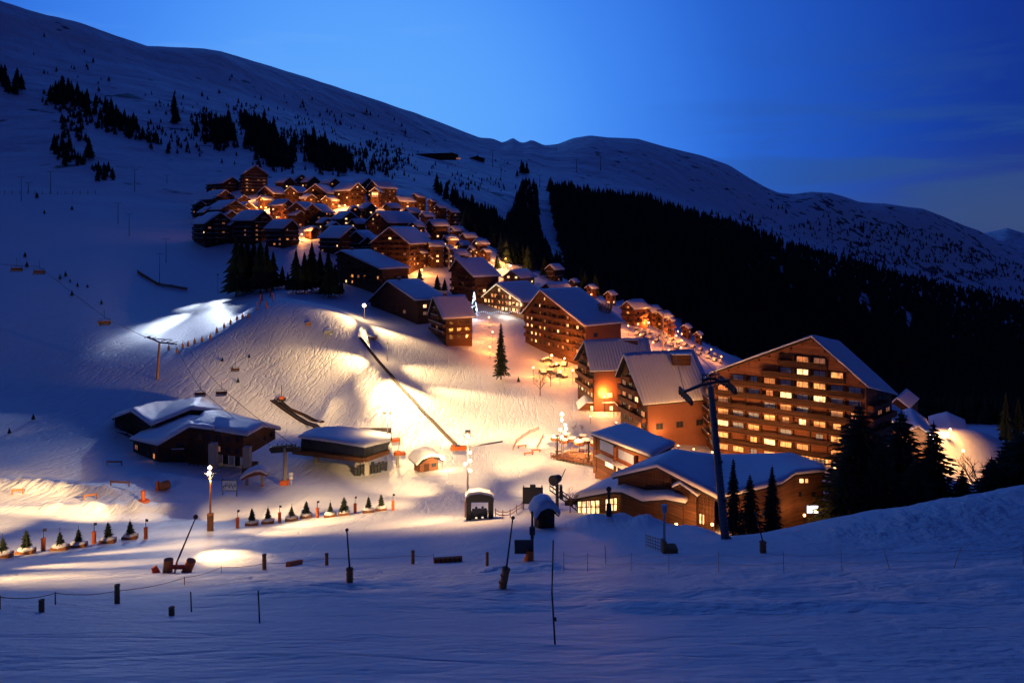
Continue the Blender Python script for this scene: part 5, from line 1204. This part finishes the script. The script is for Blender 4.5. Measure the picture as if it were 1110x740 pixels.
# fan snow gun with steps and rails behind the hut
q = at(604,553); k = q.y/FL; t = thing('fan_gun_platform','dark fan-type snow gun on a railed step platform behind the snow-capped hut','snow gun',q)
b = MB(); b.tube((-5*k,-.6,34*k),(2*k,.7,33*k),5.5*k,4*k,14); b.build('barrel','metal_dark',t)
b = MB(); b.box((0,0,14*k),(3*k,.8,30*k)).box((4*k,0,20*k),(3*k,.7,14*k)).tube((5*k,0,36*k),(9*k,0,45*k),.07,.05,6); b.build('tower','metal_dark',t)
b = MB()
A, C = Vector((-8*k,0,27*k)), Vector((34*k,-.5,-3*k))
for o in (0,5*k): b.bar(A+Vector((0,0,-o)),C+Vector((0,0,-o)),.12,.14)
for j in range(13): p_ = A.lerp(C,j/12); b.bar(p_+Vector((0,0,-6*k)),p_+Vector((0,0,4*k)),.08)
b.bar(A+Vector((0,0,4*k)),C+Vector((0,0,4*k)),.08); b.build('steps','metal_dark',t)
for j in range(9): b = MB(); b.box((10*k+j*2.3*k,-.3,9*k+(j*29%7)*1.5*k-j*1.1*k),(.5,.3,.6+.1*(j%3))); b.build('control_box','metal_dark',t)
q = at(660,558); k = q.y/FL; t = thing('marker_post','dark-blue figure-like padded post at the foot of the railed steps','padded post',q); b = MB(); b.tube((0,0,-.3),(0,0,12*k),3.4*k,2.6*k,10).tube((0,0,12*k),(0,0,27*k),.12,.2,7).ball((0,0,28*k),.32,0,8,6); b.build('mat','metal_dark',t)
# big chairlift pylon, right
d = 63; g = onground(788,d); k = d/FL; t = thing('lift_pylon','huge grey steel chairlift pylon with twin crossarms rising before the restaurant roof','lift pylon',g)
zt = -(418-HY)*k-g.z; off = -18.0*k; b = MB(); b.tube((0,0,-1.5),(off,0,zt),.40,.27,18); b.build('mast','metal_grey',t,smooth=False)
b = MB()
for z in (.0,.25,.5,.75): b.tube((off*z,0,zt*z),(off*(z+.006),0,zt*(z+.006)+.06),.44-.15*z,.44-.15*z,18)
for j in range(36): z = .04+.9*j/36; b.bar((off*z-.2,-.41+.12*z,zt*z),(off*z+.2,-.41+.12*z,zt*z),.04)
b.build('ladder','metal_dark',t)
b = MB(); x0 = off
pa = [(-30*k,-7*k),(-22*k,-4*k),(-10*k,1*k),(0,3*k),(12*k,5*k),(21*k,6*k)]
for a, c in zip(pa, pa[1:]): b.bar((x0+a[0],0,zt+a[1]),(x0+c[0],0,zt+c[1]),.26,.22)
pb = [(-10*k,6*k),(0,8*k),(8*k,7*k)]
for a, c in zip(pb, pb[1:]): b.bar((x0+a[0],0,zt+a[1]),(x0+c[0],0,zt+c[1]),.2,.2)
for x in (-9,-4,0,5,9): b.bar((x0+x*k,0,zt),(x0+x*k,0,zt+13*k-abs(x)*.2*k),.1)
b.bar((x0-10*k,0,zt+12*k),(x0+10*k,0,zt+12.5*k),.1); b.build('crossarm','metal_dark',t)
for s_, xx, zz in ((-1,-27*k,-7*k),(1,19*k,5*k)):
    b = MB(); b.bar((x0+xx,-2.2,zt+zz-.3),(x0+xx,2.2,zt+zz-.1),.18,.3)
    for j in range(6): b.tube((x0+xx-.1,-2+j*.8,zt+zz-.45),(x0+xx+.12,-2+j*.8,zt+zz-.45),.26,.26,10)
    b.build('sheave_train','rubber',t)
pyl = (g+Vector((x0-27*k,0,zt-7*k-.3)), g+Vector((x0+19*k,0,zt+5*k-.3)))
# slim guest lift pylon behind steep roof, and small ones up the valley side
def pylon(px, top, d, label, arm=3.2, r=.35, name='lift_pylon', base=None, m='galvanised', group=None):
    g = onground(px, d); H = -(top-HY)/FL*d-g.z; t = thing(name, label, 'lift pylon', g, 0, group)
    b = MB(); b.tube((0,0,-2),(0,0,H),r,r*.6,8); b.build('mast',m,t)
    b = MB(); b.bar((-arm,0,H),(arm,0,H),r*.7,r*.7)
    for x in (-arm,arm): b.bar((x,-r*4,H-r*.8),(x,r*4,H-r*.5),r*.5,r*.6)
    b.build('crossarm','metal_dark',t); return g, H
pylon(719,336,300,'tall slim lamp-lit lift pylon rising behind the ribbed roof',2.5,.45,m='plaster')
pylon(487,258,395,'slim lift pylon among the small houses on the village right',3,.45)
for px, top, d0, lb in ((23,192,(23,218),'first slim pylon at the left end of the upper slope'),(31,198,(31,209),'short T-shaped pylon next to the first slim one'),(55,186,(55,210),'slim pylon in the middle of the left upper slope'),(146,184,(146,208),'slim pylon above the rolling hill, left of the village'),
    (181,190,(181,199),'T-shaped pylon nearest the top houses'),(128,220,(128,243),'left of two slim poles on the flat slope below the village'),(140,232,(140,256),'right of two slim poles on the flat slope below the village'),(173,275,(173,309),'slim pole just above the brown safety net'),(180,259,(180,285),'slim pole on the slope left of the stepped flats'),
    (534,163,(534,181),'lattice-like pylon right of the long mountain building'),(543,179,(543,196),'pylon below the long mountain building'),(625,173,(625,187),'left pylon on the snow shoulder over the forest'),(651,171,(651,185),'right pylon on the snow shoulder over the forest'),(585,190,(585,203),'pylon at the head of the cleared ski run'),(657,200,(657,211),'pylon on the upper rim of the dark forest'),(603,157,(603,163),'tiny pylon on the notch of the ridge')):
    q = at(*d0)
    if q is None: continue
    pylon(px, top, q.y, lb, arm=1.6*q.y/350, r=.16*q.y/350, m='metal_dark')
# old chairlift pylon on the ski hill
q = at(170,411); k = q.y/FL; t = thing('lift_pylon','dark T-shaped chairlift pylon leaning on the crest beside the white-lit snow','lift pylon',q)
b = MB(); b.tube((0,0,-1),(3*k,0,40*k),.38,.28,8); b.build('mast','mat_brown',t)
b = MB(); b.bar((-10*k,0,46*k),(3*k,0,40*k),.35).bar((3*k,0,40*k),(22*k,0,38*k),.35).bar((-8*k,0,44*k),(16*k,0,43*k),.2)
for x in (-10,-4,8,14,20): b.bar((x*k,-1.5,44*k-x*.2*k),(x*k,1.5,44*k-x*.2*k),.2)
b.build('crossarm','metal_dark',t)
oldp = q+Vector((-8*k,0,44*k)), q+Vector((18*k,0,41*k))
# terminal tower + cables + chairs
q = at(309,525); k = q.y/FL; t = thing('lift_tower','concrete chairlift tower with heavy wheel trains and an orange padded foot','lift pylon',q)
b = MB(); b.tube((0,0,-.5),(0,0,40*k),.42,.36,12); b.build('mast','concrete',t)
b = MB(); b.box((-.4*k,-.1,2.5*k),(7.5*k,1.5,5.6*k)); b.build('crash_mat','orange_mat',t); b = MB(); b.box((7*k,-.2,8*k),(4*k,.1,3*k)).box((7*k,-.2,12*k),(4*k,.1,3*k)).tube((7*k,-.1,0),(7*k,-.1,13*k),.06,.06,6); b.build('sign_panel','white_paint',t)
b = MB(); b.bar((-15*k,0,36*k),(15*k,0,38*k),.5,.6).bar((-13*k,0,41*k),(12*k,0,43*k),.25)
for j in range(9): b.tube((-14*k+j*3.5*k,-.3,38.6*k),(-14*k+j*3.5*k,.3,38.6*k),.5,.5,12)
for j in range(5): b.bar((-10*k+j*5*k,0,36*k),(-8*k+j*5*k,0,45*k),.14)
b.build('wheel_assembly','metal_dark',t)
tw = q+Vector((0,0,39*k))
tl, tr_ = P(326,476,148), P(395,484,142)
t = thing('chairlift_terminal','dark-windowed chairlift terminal on stubby legs under a ribbed snow roof','lift station',Vector((tl.x,145,gz(tl.x+8,145)))); T = t.location
def W_(px,py,d): return P(px,py,d)-T
fr_t, fr_b = [(327,474,148),(395,484,140),(420,478,146)], [(326,487,148),(395,495,140),(420.5,487,146)]
bt_t = [(340,466,158),(400,470,156),(422,472,154)]
b = MB(); tp = [W_(*p) for p in fr_t]; bp_ = [W_(*p) for p in fr_b]; bk = [W_(*p) for p in bt_t]
b.add([tp[0],tp[1],bp_[1],bp_[0]],[(0,1,2,3)]).add([tp[1],tp[2],bp_[2],bp_[1]],[(0,1,2,3)]).add([tp[0],bk[0],bk[0]-Vector((0,0,3)),bp_[0]],[(0,1,2,3)]).add([bp_[0],bp_[1],bp_[2],bk[2]-Vector((0,0,3)),bk[0]-Vector((0,0,3))],[(0,1,2,3,4)])
b.build('glass_body','glass_dark',t)
b = MB()
for i in range(12): b.bar(tp[0].lerp(tp[1],i/12)+Vector((0,-.06,0)),bp_[0].lerp(bp_[1],i/12)+Vector((0,-.06,0)),.07)
for i in range(1,6): b.bar(tp[1].lerp(tp[2],i/5)+Vector((0,-.06,0)),bp_[1].lerp(bp_[2],i/5)+Vector((0,-.06,0)),.07)
b.build('glazing_bars','metal_dark',t)
b = MB(); b.bar(bp_[0]+Vector((-1.5,0,-.4)),bp_[1]+Vector((0,-.2,-.5)),1.0,.9).bar(bp_[1]+Vector((0,-.2,-.5)),bp_[2]+Vector((0,0,-.4)),1.0,.9); b.build('skirt','wood_brown',t)
snow_sheet([tp[0]+Vector((-.5,-.4,0)),tp[0].lerp(tp[1],.5)+Vector((0,-.5,.1)),tp[1]+Vector((.2,-.6,0)),tp[2]+Vector((.6,-.2,0))],[bk[0],bk[0].lerp(bk[1],.5)+Vector((0,0,.8)),bk[1]+Vector((0,0,.5)),bk[2]+Vector((.4,0,0))],.8,(0,0,0),9,.6).build('snow','snow',t,smooth=True)
for px, d in ((343,150),(388,143),(398,142)): b = MB(); p = onground(px,d)-T; b.box((p.x,p.y,p.z+1.2),(.9,.9,5)); b.build('leg','concrete',t)
b = MB(); 
for i in range(10): p = onground(386+i*3.6,141+i*.5)-T; b.box((p.x,p.y,p.z+.7+.3*(i%3)),(.5,.6,1.7+.5*(i%2))).bar(p,p+Vector((.5,0,2.2)),.07)
b.build('machinery','metal_dark',t)
t = thing('shed','low shed under smooth snow directly behind the chairlift terminal','shed',at(395,478)); T2 = t.location
b = MB(); p = [P(368,474,166)-T2,P(418,474,160)-T2]; b.prism([p[0],p[1],p[1]-Vector((0,0,3)),p[0]-Vector((0,0,3))],(0,8,0)); b.build('wall','wood_dark',t)
snow_sheet([P(366,473,165)-T2,P(392,472,162)-T2,P(419,473,159)-T2],[P(374,468,175)-T2,P(395,466.5,174)-T2,P(416,469,170)-T2],.6,(0,0,0),12,.6).build('snow','snow',t,smooth=True)
q = at(372,471); k = q.y/FL; t = thing('orange_cabin','small bright orange box standing above the chairlift terminal roof','cabin',q); b = MB(); b.box((0,0,3*k),(5*k,1.2,7*k)); b.build('body','orange_mat',t); b = MB(); b.box((-3.6*k,0,2.5*k),(2*k,1.2,5*k)); b.build('side_panel','mat_brown',t)
for px, py, w_, h_, lb in ((433,493,12,3,'lying orange safety pad right of the thin two-headed mast'),(429,478,9,3,'tilted orange safety pad on the lit slope above the terminal'),(415,475,7,2,'small orange pad left of the tilted one')):
    q = at(px,py); k = q.y/FL; t = thing('safety_pad', lb, 'safety pad', q, .4); b = MB(); b.box((0,0,h_*.5*k),(w_*k,1.2,h_*k)).box((0,-.62,h_*.5*k),(w_*.2*k,.05,h_*k)); b.build('pad','orange_mat',t)
q = at(431,505); k = q.y/FL; t = thing('snow_cannon','small pale snow cannon with an orange collar left of the red kiosk','snow gun',q); b = MB(); b.tube((0,0,-.3),(0,0,13*k),2.0*k,1.4*k,10); b.build('column','concrete',t); b = MB(); b.tube((0,0,13*k),(0,0,16*k),3.6*k,3.4*k,12); b.build('collar','orange_mat',t); b = MB(); b.tube((0,0,16*k),(4*k,0,36*k),.07,.05,6); b.build('pole','metal_dark',t)
# magic carpet
def strip(pts, w, h, label, name, m, rail='wood_dark', mats='rubber', zo=0.):
    P3 = [at(*p)+Vector((0,0,zo)) for p in pts]; R_ = []
    for a, c in zip(P3, P3[1:]):
        n_ = max(1, int((c-a).length/4)); R_ += [a.lerp(c, j/n_) for j in range(n_)]
    R_.append(P3[-1]); R_ = [Vector((p.x,p.y,gz(p.x,p.y)+zo)) for p in R_]; T = R_[0]; t = thing(name, label, 'conveyor', T)
    b = MB()
    for a, c in zip(R_, R_[1:]): b.bar(a-T+Vector((0,0,.12)), c-T+Vector((0,0,.12)), w, h)
    b.build('belt', mats, t)
    for s_ in (-1,1):
        b = MB()
        for a, c in zip(R_, R_[1:]):
            n_ = Vector(((c-a).y,-(c-a).x,0)).normalized()*s_*(w/2+.12); b.bar(a-T+n_+Vector((0,0,.25)), c-T+n_+Vector((0,0,.25)), .1, .35)
        b.build('side_rail', rail, t)
    return R_
strip([(390,366),(404,384),(425,408),(448,434),(472,460),(496,485)],.5,.15,'long dark conveyor belt lift running down the brightest piste','conveyor_lift','rubber')
strip([(295,434),(313,447),(332,459),(352,470)],1.0,.2,'lower of two short dark conveyor tracks on the ski hill','conveyor_track','rubber')
strip([(304,436),(314,444),(331,451),(350,459)],.6,.2,'upper of two short dark conveyor tracks on the ski hill','conveyor_track','rubber')
q = at(496,487); k = q.y/FL; t = thing('conveyor_end','orange padded end station of the long conveyor belt','conveyor end',q); b = MB(); b.box((-3*k,0,2*k),(9*k,1.6,4.5*k)).box((7*k,0,2.2*k),(10*k,1.2,3.4*k)); b.build('pad','orange_mat',t); b = MB(); b.box((0,-.2,4.6*k),(5*k,1.2,.8*k)); b.build('motor_cover','metal_dark',t)
q = at(305,434); k = q.y/FL; t = thing('conveyor_end','small machine with a mast at the head of the two short tracks','conveyor end',q); b = MB(); b.box((0,0,1.4*k),(9*k,1.2,3*k)); b.build('motor_cover','metal_dark',t); b = MB(); b.tube((0,0,0),(0,0,17*k),.12,.1,6); b.build('mast','metal_dark',t); b = MB(); b.box((1*k,-.3,3.4*k),(4*k,.8,3*k)); b.build('pad','orange_mat',t)
# kit on the upper ski hill
for px, py, w_, lb in ((356,361,10,'grey snow-topped trailer on the ski hill crest line'),(334,352,6,'little heap of orange posts on the ski hill, uphill of the trailer'),(404,367,10,'brown pad circle in the brightest light at the conveyor head')):
    q = at(px,py); k = q.y/FL; t = thing('snow_trailer' if w_ == 10 and px < 400 else 'gear_pile', lb, 'equipment', q, .3); b = MB(); b.box((0,0,1.2*k),(w_*k,1.6,2.6*k)).box((w_*.2*k,0,3*k),(w_*.5*k,1.3,1.2*k)); b.build('body','metal_grey' if px == 356 else 'mat_brown',t)
    s_ = MB(); s_.ball((0,0,(3.2 if px == 356 else 2.6)*k),w_*.5*k,0,12,6,.22); s_.build('snow','snow',t,smooth=True)
# marker posts along the crest of the hill
for px, py in [(183,379),(192,382),(198,377),(204,375),(211,372),(219,370),(228,367),(235,360),(243,355),(250,351),(257,347),(263,345),(269,344)]:
    q = at(px,py); t = thing('slope_marker','small dark orange marker bush-like post along the ski hill crest','marker post',q,0,'markers along the ski hill crest'); b = MB(); b.tube((0,0,-.2),(0,0,1.2),.45,.35,8).tube((0,0,1.2),(0,0,1.9),.2,.08,6); b.build('mat','mat_brown',t)
for px, py, hp in [(279,336,9),(282,330,11),(284,326,9),(289,334,8),(296,326,9),(293,322,10)]:
    q = at(px,py); k = q.y/FL; t = thing('gate_pole','orange slalom gate pole at the top of the ski hill','pole',q,0,'orange poles on the hilltop'); b = MB(); b.tube((0,0,-.2),(0,0,hp*k),.3,.22,7); b.build('shaft','orange_mat',t)
for px, py in [(27,279),(29,290),(65,303),(71,300),(76,306),(84,311),(95,312),(78,321),(48,232),(78,228),(40,215),(10,470),(36,455),(110,330),(252,402),(258,415),(241,392),(270,388)]:
    q = at(px,py); s_ = 6*q.y/FL/12*(.7+.6*rc.random()); o = put('conifer', SCM[0], None, q, 0, (s_*1.3,s_*1.3,s_)); tag(o,'tiny lone conifer sticking out of the piste snow on the left slopes','tree','tiny conifers on the left slopes')
# chairs and cables
def cable(pts, label, r=.05, sag=.03, name='lift_cable'):
    T = pts[0]; t = thing(name, label, 'cable', T); b = MB(); seg = []
    for a, c in zip(pts, pts[1:]):
        for j in range(17):
            u = j/16; p = a.lerp(c,u); p = p-Vector((0,0,(c-a).length*sag*4*u*(1-u))); seg.append(p-T)
    b.path(seg, r, 5); b.build('rope','metal_dark',t)
cb = MB(); cb.tube((0,0,0),(0,0,-2.6),.05,.05,6).tube((-1.5,0,-2.6),(1.5,0,-2.6),.06,.06,6); cb.tube((-1.5,0,-2.6),(-1.5,-.1,-4.2),.05,.05,6).tube((1.5,0,-2.6),(1.5,-.1,-4.2),.05,.05,6); hangm = cb.mesh('hanger','metal_dark')
cb = MB(); cb.box((0,-.35,-4.2),(3.2,.9,.22)); seatm = cb.mesh('seat','rubber'); cb = MB(); cb.box((0,.12,-3.6),(3.2,.12,1.0)); backm = cb.mesh('backrest','mat_brown'); cb = MB(); cb.box((0,-.35,-4.02),(3.0,.8,.14)); csnow = cb.mesh('snow','snow')
def chair(px, py, d, sc, label, empty=True):
    p = P(px, py, d); t = thing('lift_chair', label, 'lift chair', p+Vector((0,0,4.2*sc)), .25)
    for nm, m_ in (('hanger',hangm),('seat',seatm),('backrest',backm),('snow',csnow)): put(nm, m_, t, sc=sc)
c1 = [(-60,287,262),(18,293,255),(42.5,296,250),(113,352,225),(178,372,205)]
chair(18,294,255,1.2,'empty lift chair farthest left on the upper slope'); chair(42.5,297,250,1.2,'empty lift chair second from the far left'); chair(113,352,228,1.2,'empty lift chair alone above the dark gully')
chair(217,429,160,.75,'empty lift chair left of two over the lift building roof'); chair(240,428,158,.75,'snow-dusted lift chair right of two over the lift building roof'); chair(255,402,170,.6,'small lift chair higher on the ski hill')
cable([P(-60,281,262),P(42.5,289,250),P(113,343,228),oldp[0]],'thin chairlift cable crossing the left slopes to the dark pylon',.07,.005)
cable([oldp[1],P(217,421,160),tw+Vector((-2,0,0))],'thin chairlift cable from the dark pylon down to the concrete tower',.05,.01)
cable([oldp[1]+Vector((1,3,0)),P(240,420,158),tw+Vector((1,2,0))],'second chairlift cable down to the concrete tower',.05,.01)
cable([pyl[1], P(716,337,300)],'long lift cable from the big pylon to the slim lamp-lit pylon, right strand',.04,.004); cable([pyl[0], P(722,337,300)],'long lift cable from the big pylon to the slim lamp-lit pylon, left strand',.04,.004)
# terrace with umbrellas
def umbrella(px, py, w_, label):
    q = at(px,py); k = q.y/FL; r = w_/2*k; t = thing('parasol', label, 'parasol', q, 0, 'snowy parasols on the terrace'); H = 11*k
    b = MB(); b.tube((0,0,-.3),(0,0,H),.06,.06,6); b.build('pole','wood_red',t)
    b = MB(); n_ = 8; vs = [(0,0,H+.9)]+[(r*math.cos(2*math.pi*i/n_),r*math.sin(2*math.pi*i/n_),H) for i in range(n_)]+[(r*math.cos(2*math.pi*i/n_),r*math.sin(2*math.pi*i/n_),H-.35) for i in range(n_)]
    b.add(vs,[(0,1+i,1+(i+1)%n_) for i in range(n_)]+[(1+i,1+n_+i,1+n_+(i+1)%n_,1+(i+1)%n_) for i in range(n_)]); b.build('canopy','wood_red',t)
    s_ = MB(); s_.ball((0,0,H+.45),r*.95,0,12,6,.32); s_.build('snow','snow',t,smooth=True)
for i, (px, py, w_) in enumerate([(602,486,11),(611,489,10),(620,487,12),(628,491,12),(636,489,12),(644,492,11),(632,484,10),(615,483,10)]): umbrella(px, py, w_, 'snow-laden parasol on the bright red terrace below the globe column')
# terrace structure: posts, rails, tables
q = at(625,499); T = q; t = thing('terrace','lit red timber terrace with rails and posts between globe column and shop','terrace',T)
A, C = at(597,497), at(648,507); b = MB(); Dk = (C-A); nn = Vector((-Dk.y,Dk.x,0)).normalized()*6
b.prism([A-T+Vector((0,0,.3)),C-T+Vector((0,0,.3)),C+nn-T+Vector((0,0,.3)),A+nn-T+Vector((0,0,.3))],(0,0,.25)); b.build('deck','wood_red',t)
b = MB()
for s_ in (0,1):
    for z in (.85,1.25): b.bar(A+nn*s_-T+Vector((0,0,z)),C+nn*s_-T+Vector((0,0,z)),.1,.12)
for i in range(15):
    for s_ in (0,1): p = A.lerp(C,i/14)+nn*s_-T; b.bar(p,p+Vector((0,0,1.3)),.12)
b.build('railing','wood_red',t)
for i in range(6):
    b = MB(); p = A.lerp(C,(i+.3)/6)+nn*(.3+.3*(i%2))-T+Vector((0,0,.55)); b.box(p+Vector((0,0,.75)),(1.7,.8,.1)).box(p+Vector((-.6,0,.35)),(.1,.6,.7)).box(p+Vector((.6,0,.35)),(.1,.6,.7)); o = b.build('table','wood_pale',t)
light('POINT','terrace_fill',at(622,492)+Vector((0,0,3.5)),2500,OR,.3); light('POINT','terrace_fill',at(640,498)+Vector((0,0,3.5)),2500,OR,.3)  # point lights without fixtures, added to warm the terrace
g_ = at(654,505); light('POINT','shop_light',P(668,500,116),1500,OR,.3)
for px, py, h_, lb in ((604,498,26,'left of two dark posts on the terrace'),(638,503,24,'right of two dark posts on the terrace')):
    q = at(px,py); k = q.y/FL; t = thing('terrace_post', lb, 'post', q); b = MB(); b.tube((0,0,-.3),(0,0,h_*k),.22,.18,8).box((0,0,h_*k),(.8,.3,.3)); b.build('shaft','metal_dark',t)
line_fence([(556,488),(560,480),(566,475),(574,470),(584,466)], 'curved orange net fence at the playground by the globe column', name='net_fence', ropes=(.3,.6,.9), post_h=1.1, rr=.06, pr=.06)
line_fence([(582,488),(586,480),(589,474)], 'short orange net fence inside the playground', name='net_fence', ropes=(.3,.6,.9), post_h=1.1, rr=.06, pr=.06)
for px, py, lb in ((573,493,'low toboggan-like bench on the playground snow, left'),(581,490,'low bench on the playground snow, right'),(566,485,'orange block beside the curved net fence')):
    q = at(px,py); t = thing('snow_bench', lb, 'bench', q, .3); b = MB(); b.box((0,0,.5),(2.2,.6,.12)); b.build('seat','orange_mat',t)
    for s_ in (-1,1): b = MB(); b.box((s_*.9,0,.2),(.12,.5,.6)); b.build('leg','wood_dark',t)
# oil-drum-like shrubs on the berm and the round entrance canopy
for px, py, lb in ((622,468,'dark leafless shrub on the snowy berm, left'),(631,468,'dark leafless shrub on the snowy berm, right'),(747,471,'dark shrub behind the red shop roof')):
    q = at(px,py); 
    bare_tree(px, py-9, q.y, lb, int(px), .9)
q = at(652,445); t = thing('entrance_canopy','polygonal glowing entrance canopy with a snowy rim below the bare red wall','canopy',q); k = q.y/FL
b = MB(); pts = [(-25,2),(-17,9),(14,9),(24,-2),(17,-3),(-20,-1)]
b.prism([(x*k,-(0),z*k) for x, z in pts[:4]]+[(24*k,0,-6*k),(-25*k,0,-3*k)],(0,5,0)); b.build('wall','wood_red',t)
b = MB(); b.box((0,-.25,3*k),(24*k,.3,4.5*k)); b.build('glazing','lit_bright',t)
F = [Vector((x*k,-.8,z*k)) for x, z in pts[:4]]; snow_sheet(F,[p+Vector((0,6.5,.4)) for p in F],.35,(0,0,0),3,.6).build('snow','snow',t,smooth=True)
light('POINT','canopy_light',q+Vector((0,-4,3)),2200,OR,.3)
# basket-shaped sculpture behind the second hotel
q = P(656,345,262); t = thing('basket_sculpture','glowing funnel-shaped wicker sculpture on the second hotel roof terrace','sculpture',q-Vector((0,0,3)))
b = MB()
for i in range(14): a = 2*math.pi*i/14; a2 = a+.9; b.bar((1.0*math.cos(a),1.0*math.sin(a),1),(2.9*math.cos(a2),2.9*math.sin(a2),8.5),.22); b.bar((1.0*math.cos(a),1.0*math.sin(a),1),(2.9*math.cos(a-.9),2.9*math.sin(a-.9),8.5),.16)
for z, r_ in ((8.5,2.9),(6.6,2.4),(1,1.0)):
    for i in range(14): a, a2 = 2*math.pi*i/14, 2*math.pi*(i+1)/14; b.bar((r_*math.cos(a),r_*math.sin(a),z),(r_*math.cos(a2),r_*math.sin(a2),z),.22)
b.build('wicker','wood_pale',t); b = MB(); b.ball((0,0,4.8),.5,0,8,6); b.build('bulb','bulb_warm',t,smooth=True); light('POINT','sculpture_light',(0,-3.2,4),900,WM,.3,t)
b = MB(); p = P(656,352,262)-t.location; b.box((p.x,p.y,-1.2),(9,5,3.4)); b.build('plinth','wood_brown',t); s_ = MB(); s_.box((p.x,p.y,.62),(9.4,5.4,.3)); s_.build('snow','snow',t)
# Christmas tree of blue-white lights by the fairy-lit chalet
q = at(514,345); k = q.y/FL; t = thing('christmas_tree','tree wrapped in cold blue-white lights left of the fairy-lit chalet','christmas tree',q)
o = put('crown', MID[0][0], t, sc=(.45*24*k/12*2.2/1.6,.45*24*k/12*2.2/1.6,28*k/12)); put('trunk', MID[0][1], t, sc=.5); b = MB(); g2 = random.Random(4)
for i in range(110):
    f = g2.random()**.8; r_ = (1-f)*4.2*k+.05; a = g2.random()*6.28; b.box((r_*math.cos(a),r_*math.sin(a),(2+26*(1-(1-f)))*k),(.28,.28,.28))
b.build('string_light','fairy_blue',t); light('POINT','tree_light',(0,-3,2),500,(.6,.8,1),.3,t)
# strip of lit snow yard in front of the fairy-lit chalet
b = MB(); q = at(545,342); t = thing('festoon','string of small bluish lights along the yard of the fairy-lit chalet','string lights',q)
for i in range(34): b.box((-18+i*1.0,-1.0,1.6+.4*math.sin(i*.9)),(.2,.2,.2))
b.build('string_light','fairy_blue',t); b = MB()
for i in range(5): b = MB(); b.tube((-18+i*8.2,-1,-1),(-18+i*8.2,-1,2),.06,.05,5); b.build('post','metal_dark',t)
light('POINT','yard_light',q+Vector((2,-3,3)),1500,(1,.8,.6),.3)
# mountain buildings high up
q = at(470,172); t = thing('mountain_building','long low dark building high on the mountain shoulder','building',q)
k = q.y/FL; b = MB(); b.prism([(-24*k,0,-1*k),(26*k,0,-1*k),(26*k,0,4*k),(20*k,0,5.5*k),(-20*k,0,4.5*k)],(0,14,0)); b.build('wall','wood_dark',t)
b = MB(); b.prism([(20*k,0,5.7*k),(26.5*k,0,4.2*k),(26.5*k,0,4.7*k),(20*k,0,6.4*k),(-20*k,0,5.2*k),(-20*k,0,4.7*k)],(0,14,0)); b.build('roof','roof_dark',t); b = MB(); b.box((27*k,-1,0),(5*k,1,1.6*k)); b.build('lit_terrace','lit_dim',t)
q = at(517,174); k = q.y/FL; t = thing('mountain_hut','small dark lift hut right of the long mountain building','hut',q); b = MB(); b.prism([(-8*k,0,-1*k),(8*k,0,-1*k),(8*k,0,1.5*k),(0,0,4*k),(-8*k,0,2*k)],(0,12,0)); b.build('wall','wood_dark',t); b = MB(); b.prism([(-9*k,-.5,2.0*k),(0,-.5,4.2*k),(9*k,-.5,1.4*k),(9*k,-.5,2*k),(0,-.5,4.9*k),(-9*k,-.5,2.6*k)],(0,13,0)); b.build('roof','roof_dark',t)
# small things: night strollers are absent; an unseen warm point light with no lamp body
q = at(488,350); light('POINT','yard_light',at(520,372)+Vector((0,0,5)),1500,OR,.4)
